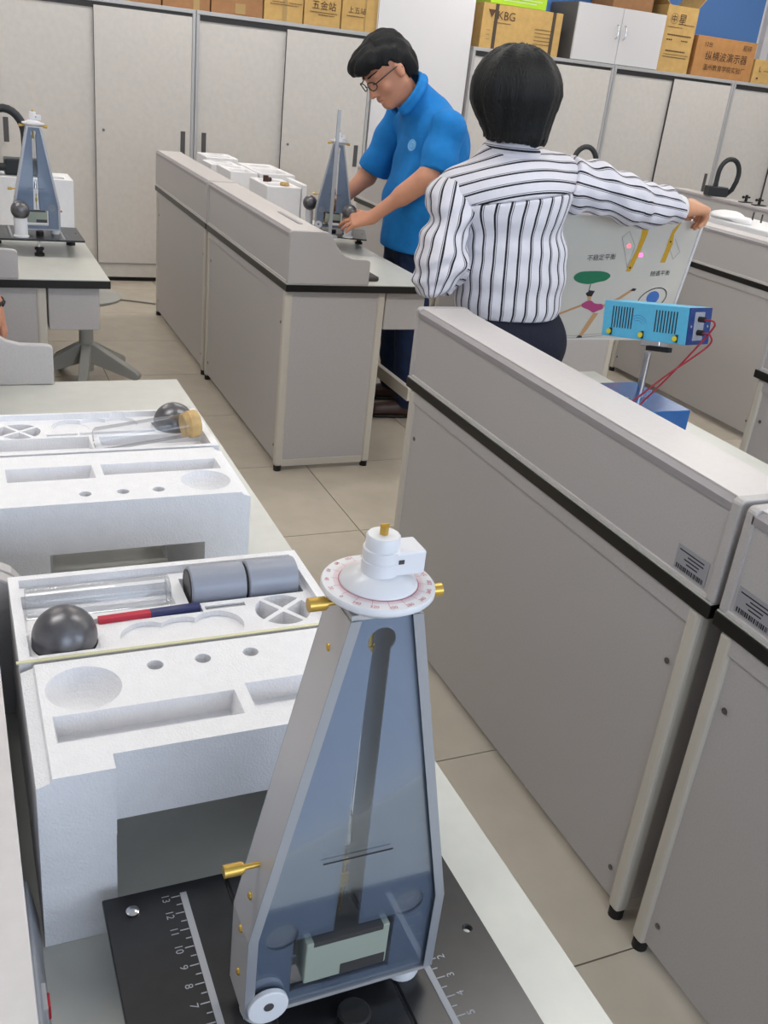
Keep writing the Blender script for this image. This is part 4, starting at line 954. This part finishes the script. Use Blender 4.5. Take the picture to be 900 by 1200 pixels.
def stripemat(name, N):
    m = bpy.data.materials.new(name); m.use_nodes = True; nt = m.node_tree; b = nt.nodes['Principled BSDF']; b.inputs['Roughness'].default_value = 0.8
    at = nt.nodes.new('ShaderNodeAttribute'); at.attribute_name = 'stripe'
    sx = nt.nodes.new('ShaderNodeSeparateXYZ'); nt.links.new(at.outputs['Vector'], sx.inputs[0])
    if N:
        a = nt.nodes.new('ShaderNodeMath'); a.operation = 'ARCTAN2'; nt.links.new(sx.outputs[1], a.inputs[0]); nt.links.new(sx.outputs[0], a.inputs[1])
        mu = nt.nodes.new('ShaderNodeMath'); mu.operation = 'MULTIPLY_ADD'; mu.inputs[1].default_value = N / (2 * PI); nt.links.new(a.outputs[0], mu.inputs[0]); nt.links.new(sx.outputs[2], mu.inputs[2]); src = mu.outputs[0]
    else: src = sx.outputs[0]
    fr = nt.nodes.new('ShaderNodeMath'); fr.operation = 'FRACT'; nt.links.new(src, fr.inputs[0])
    cr = nt.nodes.new('ShaderNodeValToRGB'); cr.color_ramp.interpolation = 'CONSTANT'; e = cr.color_ramp.elements
    W_ = (*lin((218, 216, 224)), 1); K_ = (*lin((24, 24, 34)), 1); G_ = (*lin((120, 120, 128)), 1)
    e[0].position = 0.0; e[0].color = W_; e[1].position = 0.40; e[1].color = K_
    for p, c in ((0.565, W_), (0.62, G_), (0.69, W_)):
        q = e.new(p); q.color = c
    nt.links.new(fr.outputs[0], cr.inputs[0]); nt.links.new(cr.outputs[0], b.inputs['Base Color'])
    tc = nt.nodes.new('ShaderNodeTexCoord'); n2 = nt.nodes.new('ShaderNodeTexNoise'); n2.inputs['Scale'].default_value = 22; nt.links.new(tc.outputs['Object'], n2.inputs['Vector'])
    bp = nt.nodes.new('ShaderNodeBump'); bp.inputs['Strength'].default_value = 0.35; bp.inputs['Distance'].default_value = 0.02; nt.links.new(n2.outputs['Fac'], bp.inputs['Height']); nt.links.new(bp.outputs['Normal'], b.inputs['Normal'])
    return m
M['stripe_body'] = stripemat('striped_cotton_body', 29); M['stripe_sleeve'] = stripemat('striped_cotton_sleeve', 14); M['stripe_flat'] = stripemat('striped_cotton_yoke', 0)

def sleeve_attr(pts, tw=0.0):
    pts = [np.array(p, float) for p in pts]
    def fn(v):
        out = np.zeros((len(v), 3)); best = np.full(len(v), 9.0)
        for a, b in zip(pts, pts[1:]):
            ab = b - a; t = np.clip(((v - a) @ ab) / (ab @ ab), 0, 1); r = v - a - t[:, None] * ab; dd = np.linalg.norm(r, axis=1)
            ax = nrm(ab); u = nrm(np.cross(ax, (0.1, 1, 0.05))); w_ = np.cross(ax, u); sel = dd < best
            out[sel, 0] = (r @ u)[sel] / np.maximum(dd[sel], 1e-6); out[sel, 1] = (r @ w_)[sel] / np.maximum(dd[sel], 1e-6); out[sel, 2] = tw; best[sel] = dd[sel]
        return out
    return fn

# ---------------------------------------------------------------- the man in the blue polo shirt
pm = thing('person', 'man in a blue polo shirt and glasses bending over the apparatus', 'person', (2.02, 4.22, 0))
HC, HF, HU = (1.792, 4.195, 1.562), (-0.73, -0.14, -0.66), (-0.66, 0, 0.74)
HS = 1.12
F = Field((1.48, 3.84, 0.0), (2.36, 4.66, 1.76), 0.0055)
L, A = head(F, HC, HF, HU, HS)
F.cap((1.845, 4.20, 1.51), (1.965, 4.20, 1.415), 0.062, 0.066, 0.03)
F.cap((1.99, 4.21, 0.90), (2.02, 4.21, 1.22), 0.125, 0.145, 0.05, ((1, 0, 0), 0.72))
F.cap((2.03, 4.07, 1.36), (1.985, 4.35, 1.36), 0.055, 0.055, 0.06)
F.cap((2.02, 4.03, 1.365), (1.945, 3.985, 1.155), 0.052, 0.043, 0.03); F.cap((1.945, 3.985, 1.155), (1.745, 4.105, 0.955), 0.043, 0.027, 0.02)
F.cap((1.925, 3.998, 1.135), (1.86, 4.035, 1.07), 0.044, 0.040, 0.03)
F.cap((1.97, 4.385, 1.365), (1.865, 4.485, 1.09), 0.052, 0.043, 0.03); F.cap((1.865, 4.485, 1.09), (1.715, 4.455, 0.965), 0.043, 0.028, 0.02)
hand(F, (1.745, 4.105, 0.955), (-0.84, 0.34, -0.24), (0.2, 0.65, -0.7), 1, [0.42, 0.32, 0.30, 0.32], thumb=0.55, spread=0.06)
hand(F, (1.715, 4.455, 0.965), (-0.80, -0.22, -0.45), (0.1, -0.85, -0.4), -1, [0.45, 0.45, 0.5, 0.5], thumb=0.5)
for hp, kn, an in (((1.995, 4.13, 0.88), (2.005, 4.125, 0.50), (2.035, 4.105, 0.09)), ((2.0, 4.30, 0.88), (2.02, 4.34, 0.50), (2.07, 4.38, 0.09))):
    F.cap(hp, kn, 0.080, 0.052, 0.03); F.cap(kn, an, 0.052, 0.030, 0.03); F.cap(an, (an[0] - 0.08, an[1], 0.035), 0.022, 0.012, 0.005)
F.build('body', 'skin', pm)
F = Field((1.80, 3.88, 0.74), (2.34, 4.56, 1.60), 0.008)
wr_ = lambda t_, P: 0.008 * np.sin(34 * P[..., 2] + 9 * P[..., 1]) * np.cos(11 * P[..., 1])
F.cap((2.005, 4.21, 0.76), (2.005, 4.21, 1.02), 0.196, 0.178, 0.06, ((1, 0, 0), 0.68), rip=wr_)
F.cap((2.005, 4.21, 1.02), (2.045, 4.21, 1.24), 0.178, 0.180, 0.06, ((1, 0, 0), 0.76), rip=wr_)
F.cap((2.05, 4.055, 1.355), (1.985, 4.365, 1.355), 0.080, 0.078, 0.07)
F.ell((2.085, 4.19, 1.26), (0.135, 0.16, 0.15), None, 0.06)
F.cap((2.01, 4.205, 1.40), (1.94, 4.20, 1.46), 0.100, 0.084, 0.05)
F.clip((0, 0, 0.808), (0, 0, -1)); F.clip((1.915, 4.2, 1.455), (-0.85, 0, 0.53))
F.build('polo_shirt', 'polo', pm)
for s_, (a, b, r0, r1) in enumerate((((2.035, 4.03, 1.36), (1.985, 3.99, 1.175), 0.080, 0.084), ((1.965, 4.39, 1.36), (1.885, 4.465, 1.115), 0.078, 0.074))):
    a = np.array(a); b = np.array(b); F = Field(np.minimum(a, b) - 0.13, np.maximum(a, b) + 0.13, 0.008)
    F.cap(a, b + (b - a) * 0.2, r0, r1, 0.02, rip=lambda t_, P: 0.005 * np.sin(40 * P[..., 2] + 20 * P[..., 0])); F.clip(b, b - a)
    F.build('sleeve', 'polo', pm)
F = Field((1.78, 4.05, 1.33), (2.08, 4.35, 1.60), 0.006)
nx = nrm((0.85, 0, -0.53)); cc = np.array((1.903, 4.20, 1.472)); e1 = np.array((0, 1.0, 0)); e2 = nrm(np.cross(nx, e1))
pr_ = None
for i in range(25):
    a = math.radians(34 + 292 * i / 24); p = cc + 0.098 * (-e2 * math.cos(a) * (1.0 if e2[0] > 0 else -1.0)) + 0.084 * e1 * math.sin(a)
    if pr_ is not None: F.cap(pr_ - nx * 0.012, p - nx * 0.012, 0.008, 0.008, 0.012); F.cap(pr_ + nx * 0.012, p + nx * 0.012, 0.013, 0.013, 0.012)
    pr_ = p
F.build('collar', 'polo', pm)
# badge on the left chest
o = MB().lathe([(0.001, 0), (0.024, 0), (0.025, 0.002), (0.021, 0.0025), (0.020, 0.001), (0.014, 0.001), (0.013, 0.0025), (0.006, 0.0025), (0.005, 0.001), (0.001, 0.0025)], n=28)
o.xf(frame((1.893, 4.075, 1.275), (0.33, -0.94, 0), (0.18, 0.05, 1))); bo = o.build('shirt_badge', 'emblem', pm, True); bo.matrix_parent_inverse = Matrix.Translation(-Vector(pm.location)); bo['label'] = 'round pale badge on the chest'
F = Field((1.82, 3.98, 0.02), (2.24, 4.52, 0.95), 0.009)
for hp, kn, an in (((2.0, 4.135, 0.84), (2.01, 4.125, 0.50), (2.035, 4.105, 0.10)), ((2.01, 4.295, 0.84), (2.03, 4.34, 0.50), (2.07, 4.38, 0.10))):
    F.cap(hp, kn, 0.094, 0.076, 0.03, rip=lambda t_, P: 0.004 * np.sin(50 * P[..., 2] + 15 * P[..., 1])); F.cap(kn, an, 0.078, 0.068, 0.03, rip=lambda t_, P: 0.005 * np.sin(60 * P[..., 2] + 25 * P[..., 0]) * t_)
F.cap((2.005, 4.16, 0.83), (2.005, 4.26, 0.83), 0.105, 0.105, 0.03)
F.clip((0, 0, 0.038), (0, 0, -1)); F.clip((0, 0, 0.86), (0, 0, 1))
F.build('jeans', 'jeans', pm)
shoe('', (2.035, 4.105, 0.09), (1.875, 4.125, 0.03), pm); shoe('', (2.07, 4.38, 0.09), (1.91, 4.40, 0.03), pm)
# hair
F = Field((1.50, 4.02, 1.38), (2.0, 4.38, 1.78), 0.006)
sdv, fwv, upv = [np.array(a_) for a_ in A]; hc = np.array(HC)
F.ell(L(0, -0.016, 0.036), np.array((0.086, 0.107, 0.102)) * HS, A, 0.02)
F.ell(L(0, 0.060, 0.082), np.array((0.076, 0.062, 0.044)) * HS, A, 0.03)
F.ell(L(0.01, 0.098, 0.072), np.array((0.060, 0.030, 0.026)) * HS, A, 0.02)
F.ell(L(0, -0.062, -0.015), np.array((0.076, 0.056, 0.085)) * HS, A, 0.03)
def hairline(X, Y, Z):
    P = np.stack([X - hc[0], Y - hc[1], Z - hc[2]], -1) / HS
    f = P @ fwv; u = P @ upv; s__ = np.abs(P @ sdv)
    lim = np.where(f > 0.02, 0.052 - 0.25 * (0.10 - f) * (s__ > 0.055), np.where(f > -0.03, -0.012 + (f + 0.03) * 1.25, -0.088 + (f + 0.09) * 0.5))
    lim = lim + 0.006 * np.sin(f * 210 + s__ * 90)
    return (lim - u) * HS
F.carve(hairline)
F.shell(lambda X, Y, Z: 0.0035 * np.sin(95 * (X * 0.7 + Y) + 30 * Z) * np.sin(70 * Y - 40 * X) + 0.003 * np.sin(150 * Y + 60 * Z))
F.build('hair', 'hair', pm)
# glasses, eyes, brows
def hl(p): return Vector(L(*p))
def addw(mb, name, m, smooth=True, par=None):
    o_ = mb.build(name, m, pm if par is None else par, smooth); o_.matrix_parent_inverse = Matrix.Translation(-Vector(pm.location)) if par is None else Matrix.Identity(4); return o_
g = MB()
for q in (-1, 1):
    ring_ = [hl((q * (0.034 + 0.026 * math.cos(a)), 0.108 - 0.010 * abs(math.cos(a)) * (1 if q * math.cos(a) * q > 0 else 0), 0.004 + 0.017 * math.sin(a))) for a in [2 * PI * i / 20 for i in range(21)]]
    g.tube(ring_, 0.0024, n=6); g.tube([hl((q * 0.060, 0.100, 0.010)), hl((q * 0.076, 0.06, 0.012)), hl((q * 0.083, -0.002, 0.010)), hl((q * 0.084, -0.02, -0.006))], 0.0028, n=6)
g.tube([hl((-0.009, 0.111, 0.006)), hl((0, 0.114, 0.009)), hl((0.009, 0.111, 0.006))], 0.0016, n=6)
gl = addw(g, 'glasses', 'ink'); gl['label'] = 'thin dark framed glasses'
for q in (-1, 1):
    e_ = MB(); e_.tube([hl((q * (0.018 + 0.007 * i), 0.0895 - 0.0016 * i * i, 0.002 - 0.001 * i)) for i in range(4)], 0.0028, n=6); addw(e_, 'eye', 'ink')
    e_ = MB(); e_.tube([hl((q * (0.014 + 0.009 * i), 0.0945 - 0.0022 * i * i, 0.030 + 0.002 * i)) for i in range(5)], [0.003, 0.0036, 0.0036, 0.003, 0.002], n=6); addw(e_, 'eyebrow', 'hair')
e_ = MB(); e_.tube([hl((0.007 * i, 0.0985 - 0.0008 * i * i, -0.066)) for i in range(-3, 4)], 0.0022, n=6); addw(e_, 'mouth', mat('lip', (150, 84, 74), 0.5))

# ---------------------------------------------------------------- the woman in the striped shirt
pw = thing('person', 'woman seen from behind in a striped shirt, holding up the poster board', 'person', (1.57, 2.53, 0))
WT = Matrix.Translation(-Vector(pw.location))
F = Field((1.14, 2.32, 0.0), (2.36, 2.92, 1.70), 0.0055)
head(F, (1.458, 2.525, 1.535), (0.12, 0.96, -0.18), (0, 0.18, 1), 0.97)
F.cap((1.465, 2.505, 1.47), (1.48, 2.52, 1.36), 0.050, 0.055, 0.03)
F.cap((1.57, 2.53, 0.92), (1.50, 2.53, 1.22), 0.13, 0.14, 0.05, ((0, 1, 0), 0.66))
F.cap((1.35, 2.53, 1.295), (1.64, 2.53, 1.34), 0.045, 0.045, 0.05)
F.cap((1.66, 2.53, 1.335), (1.90, 2.495, 1.285), 0.044, 0.038, 0.03); F.cap((1.90, 2.495, 1.285), (2.145, 2.552, 1.264), 0.038, 0.029, 0.02)
F.cap((1.33, 2.52, 1.29), (1.275, 2.455, 1.06), 0.044, 0.038, 0.03); F.cap((1.275, 2.455, 1.06), (1.46, 2.66, 1.03), 0.038, 0.026, 0.02)
hand(F, (2.145, 2.552, 1.264), (1.0, 0.22, 0.05), (0.1, 0.25, -1), -1, [0.72, 0.78, 0.82, 0.86], r=0.0090, thumb=0.9, spread=0.02, scale=1.18)
hand(F, (1.46, 2.66, 1.03), (0.72, 0.55, 0.05), (-0.4, 0.5, 0.6), 1, [0.5, 0.55, 0.6, 0.6], r=0.0082, scale=0.95)
for sx in (-1, 1):
    hx = 1.58 + sx * 0.085; F.cap((hx, 2.53, 0.85), (hx, 2.53, 0.48), 0.075, 0.05, 0.03); F.cap((hx, 2.53, 0.48), (hx, 2.53, 0.09), 0.05, 0.036, 0.03); F.cap((hx, 2.53, 0.08), (hx + 0.02, 2.63, 0.04), 0.028, 0.016, 0.01)
F.build('body', 'skin2', pw)
def torso(F):
    rp = lambda t_, P: 0.006 * np.sin(16 * P[..., 0] + 30 * P[..., 2]) * np.sin(42 * P[..., 2] - 14 * P[..., 0])
    F.cap((1.56, 2.53, 0.95), (1.545, 2.53, 1.06), 0.166, 0.160, 0.05, ((0, 1, 0), 0.70), rip=rp)
    F.cap((1.545, 2.53, 1.06), (1.505, 2.53, 1.23), 0.160, 0.170, 0.06, ((0, 1, 0), 0.66), rip=rp)
    F.cap((1.335, 2.53, 1.270), (1.655, 2.53, 1.325), 0.068, 0.070, 0.06)
    F.ell((1.50, 2.475, 1.27), (0.16, 0.075, 0.10), None, 0.05)
    F.cap((1.492, 2.53, 1.34), (1.482, 2.525, 1.385), 0.105, 0.070, 0.05)
YP, YN = (1.50, 2.42, 1.278), nrm((-0.157, 0.10, 1))
def battr(v):
    tz = np.clip((v[:, 2] - 0.95) / 0.28, 0, 1); xc = 1.56 + (1.505 - 1.56) * tz
    a = (v[:, 0] - xc) / 0.165; b = (v[:, 1] - 2.53) / 0.112; r = np.sqrt(a * a + b * b) + 1e-6
    return np.stack([a / r, b / r, 0.2 + (1.28 - v[:, 2]) * 2.6], 1)
F = Field((1.30, 2.34, 0.86), (1.79, 2.72, 1.42), 0.007); torso(F); F.clip((0, 0, 0.925), (0, 0, -1)); F.clip(YP, YN); F.build('shirt_body', 'stripe_body', pw, battr)
F = Field((1.24, 2.34, 1.16), (1.80, 2.72, 1.46), 0.006); torso(F); F.d -= 0.0015; F.clip(YP, -YN); F.clip((1.482, 2.5, 1.398), (0, -0.25, 1))
YN0 = nrm((-0.150, 0.0, 1))
F.build('shirt_yoke', 'stripe_flat', pw, lambda v: np.stack([((v - np.array(YP)) @ YN0 + 0.55 * (v[:, 1] - 2.42)) / 0.0345 + 0.37, np.zeros(len(v)), np.zeros(len(v))], 1))
F = Field((1.36, 2.40, 1.30), (1.62, 2.66, 1.48), 0.005)
pv_ = None
for i in range(33):
    a = math.radians(-60 + 300 * i / 32 + 180 + 30); p = np.array((1.480 + 0.074 * math.cos(a), 2.522 + 0.070 * math.sin(a), 1.400 + 0.008 * math.cos(a)))
    if pv_ is not None: F.cap(pv_ - (0, 0, 0.012), p - (0, 0, 0.012), 0.010, 0.010, 0.010); F.cap((pv_ - (1.48, 2.522, 0)) * (0.90, 0.90, 1) + (1.48, 2.522, 0.014), (p - (1.48, 2.522, 0)) * (0.90, 0.90, 1) + (1.48, 2.522, 0.014), 0.007, 0.007, 0.014)
    pv_ = p
F.build('collar', 'stripe_flat', pw, lambda v: np.stack([(v[:, 2] - 1.388) / 0.0345 + 0.1, np.zeros(len(v)), np.zeros(len(v))], 1))
rpl = lambda t_, P: 0.0075 * np.sin(30 * P[..., 0] + 24 * P[..., 2] + 6 * P[..., 1]) * (0.3 + np.sin(17 * P[..., 0] - 30 * P[..., 2]) ** 2) + 0.004 * np.sin(75 * P[..., 0] + 50 * P[..., 2])
sp_ = [(1.64, 2.53, 1.330), (1.900, 2.492, 1.288), (2.122, 2.545, 1.262)]
F = Field((1.60, 2.36, 1.14), (2.22, 2.68, 1.46), 0.006)
F.cap(sp_[0], sp_[1], 0.078, 0.066, 0.03, rip=rpl); F.cap(sp_[1], sp_[2], 0.066, 0.046, 0.03, rip=rpl); F.ell((1.99, 2.51, 1.255), (0.085, 0.055, 0.055), None, 0.03)
F.clip(sp_[2], (0.97, 0.24, -0.1)); F.clip((1.672, 2.53, 1.32), (-0.96, 0, 0.28)); F.build('sleeve', 'stripe_sleeve', pw, sleeve_attr(sp_, 0.3))
F = Field((2.06, 2.44, 1.14), (2.22, 2.66, 1.38), 0.005); F.cap((2.10, 2.54, 1.264), (2.14, 2.549, 1.260), 0.046, 0.045, 0.01); F.clip((2.138, 2.549, 1.26), (0.97, 0.24, -0.1)); F.clip((2.104, 2.54, 1.264), (-0.97, -0.24, 0.1))
F.build('cuff', 'white', pw)
sl_ = [(1.318, 2.525, 1.258), (1.270, 2.462, 1.07), (1.385, 2.585, 1.035)]
rp2 = lambda t_, P: 0.009 * np.sin(46 * P[..., 2] + 20 * P[..., 0]) * (0.4 + np.sin(20 * P[..., 0] + 12 * P[..., 2]) ** 2) + 0.006 * np.sin(85 * P[..., 2] - 60 * P[..., 0]) * np.sin(30 * P[..., 2])
F = Field((1.14, 2.33, 0.93), (1.52, 2.74, 1.40), 0.006)
F.cap(sl_[0], sl_[1], 0.072, 0.066, 0.03, rip=rp2); F.cap(sl_[1], sl_[2], 0.070, 0.058, 0.03, rip=rp2)
F.clip(sl_[2], (0.7, 0.7, -0.1)); F.clip((1.335, 2.53, 1.27), (0.93, 0.1, 0.25)); F.build('sleeve', 'stripe_sleeve', pw, sleeve_attr(sl_, 0.1))
F = Field((1.32, 2.33, 0.02), (1.84, 2.74, 1.02), 0.009)
for sx in (-1, 1):
    hx = 1.58 + sx * 0.088; F.cap((hx, 2.53, 0.82), (hx, 2.53, 0.48), 0.098, 0.072, 0.03); F.cap((hx, 2.53, 0.48), (hx, 2.53, 0.10), 0.072, 0.062, 0.03)
F.cap((1.50, 2.53, 0.86), (1.655, 2.53, 0.84), 0.102, 0.102, 0.05); F.cap((1.565, 2.53, 0.93), (1.57, 2.53, 0.86), 0.148, 0.160, 0.05, ((0, 1, 0), 0.68))
F.clip((0, 0, 0.06), (0, 0, -1)); F.clip((0, 0, 0.965), (0, 0, 1)); F.build('trousers', 'trousers', pw)
for sx in (-1, 1): shoe('', (1.58 + sx * 0.088, 2.52, 0.08), (1.59 + sx * 0.09, 2.68, 0.03), pw, 'ink')
F = Field((1.28, 2.32, 1.36), (1.64, 2.68, 1.70), 0.005)
F.ell((1.453, 2.503, 1.556), (0.120, 0.122, 0.110), None, 0.03)
F.cap((1.458, 2.498, 1.53), (1.468, 2.49, 1.450), 0.112, 0.085, 0.04); F.cap((1.468, 2.485, 1.46), (1.470, 2.48, 1.40), 0.080, 0.064, 0.03)
F.carve(lambda X, Y, Z: 1.422 + 0.05 * np.abs(X - 1.47) + 0.007 * np.sin(150 * X) + 0.004 * np.sin(310 * X + 2) - Z)
F.carve(lambda X, Y, Z: np.minimum(Y - 2.565, 1.585 - Z))
F.shell(lambda X, Y, Z: 0.0010 * np.sin(70 * np.arctan2(Y - 2.5, X - 1.455)) + 0.002 * np.sin(19 * np.arctan2(Y - 2.5, X - 1.455) + 14 * Z) * np.clip((1.62 - Z) * 8, 0, 1) - 0.003 * np.sin(9 * np.arctan2(Y - 2.5, X - 1.455)))
M['hair_w'] = hairmat('black_bob_hair', (6, 9, 11))
F.build('hair', 'hair_w', pw)

# ---------------------------------------------------------------- the person at the left edge, of whom only a hand shows
pl_ = thing('person', 'person at the left edge of whom only a hand with dark bracelet shows', 'person', (-0.12, 2.92, 0))
F = Field((-0.50, 2.66, 0.0), (0.24, 3.20, 1.70), 0.0065)
head(F, (-0.12, 2.95, 1.55), (-0.1, 0.98, -0.2), (0, 0.2, 1), 1.0)
F.cap((-0.12, 2.92, 1.48), (-0.12, 2.92, 1.36), 0.055, 0.06, 0.03); F.cap((-0.12, 2.92, 0.9), (-0.12, 2.92, 1.24), 0.13, 0.15, 0.05, ((0, 1, 0), 0.66)); F.cap((-0.28, 2.92, 1.33), (0.0, 2.92, 1.33), 0.05, 0.05, 0.05)
F.cap((0.0, 2.92, 1.33), (0.0, 2.90, 1.05), 0.046, 0.038, 0.03); F.cap((0.0, 2.90, 1.05), (0.097, 2.86, 0.865), 0.038, 0.027, 0.02)
F.cap((-0.29, 2.92, 1.33), (-0.33, 2.92, 1.05), 0.046, 0.038, 0.03); F.cap((-0.33, 2.92, 1.05), (-0.34, 2.97, 0.84), 0.038, 0.027, 0.02)
hand(F, (0.097, 2.86, 0.865), (0.30, -0.10, -1), (-1, 0, 0), 1, 0.35); hand(F, (-0.34, 2.97, 0.84), (-0.02, 0.1, -1), (1, 0, 0), -1, 0.3)
for sx in (-1, 1): F.cap((-0.12 + sx * 0.08, 2.92, 0.85), (-0.12 + sx * 0.08, 2.92, 0.48), 0.075, 0.05, 0.03); F.cap((-0.12 + sx * 0.08, 2.92, 0.48), (-0.12 + sx * 0.08, 2.92, 0.08), 0.05, 0.036, 0.03); F.cap((-0.12 + sx * 0.08, 2.92, 0.08), (-0.12 + sx * 0.08, 3.04, 0.045), 0.034, 0.024, 0.02)
F.build('body', 'skin', pl_)
F = Field((-0.46, 2.70, 0.80), (0.22, 3.14, 1.46), 0.010)
F.cap((-0.12, 2.92, 0.86), (-0.12, 2.92, 1.24), 0.155, 0.168, 0.05, ((0, 1, 0), 0.70)); F.cap((-0.28, 2.92, 1.325), (0.0, 2.92, 1.325), 0.068, 0.068, 0.05)
F.cap((0.0, 2.92, 1.325), (0.0, 2.905, 1.12), 0.066, 0.062, 0.03); F.cap((-0.29, 2.92, 1.325), (-0.32, 2.92, 1.12), 0.066, 0.062, 0.03); F.clip((0, 0, 0.86), (0, 0, -1)); F.build('shirt', 'stool', pl_)
F = Field((-0.36, 2.74, 0.02), (0.12, 3.10, 0.98), 0.010)
for sx in (-1, 1): F.cap((-0.12 + sx * 0.085, 2.92, 0.84), (-0.12 + sx * 0.085, 2.92, 0.48), 0.098, 0.075, 0.03); F.cap((-0.12 + sx * 0.085, 2.92, 0.48), (-0.12 + sx * 0.085, 2.92, 0.10), 0.075, 0.065, 0.03)
F.clip((0, 0, 0.06), (0, 0, -1)); F.clip((0, 0, 0.93), (0, 0, 1)); F.build('trousers', 'trousers', pl_)
for sx in (-1, 1): shoe('', (-0.12 + sx * 0.085, 2.91, 0.08), (-0.12 + sx * 0.088, 3.07, 0.03), pl_, 'ink')
F = Field((-0.26, 2.78, 1.42), (0.02, 3.12, 1.72), 0.008); F.ell((-0.12, 2.93, 1.585), (0.09, 0.108, 0.105), None, 0.02); F.carve(lambda X, Y, Z: np.maximum(1.50 - Z, np.minimum(Y - 2.97, 1.61 - Z))); F.build('hair', 'hair', pl_)
m = MB()
for i in range(14):
    a = 2 * PI * i / 14; m.sphere((0.092 + 0.033 * math.cos(a), 2.862 + 0.033 * math.sin(a), 0.876 - 0.012 * math.cos(a) + 0.004 * math.sin(2 * a)), 0.009, 10, 6)
o = m.build('bead_bracelet', 'ink', pl_, True); o.matrix_parent_inverse = Matrix.Translation(-Vector(pl_.location)); o['label'] = 'dark bead bracelet'
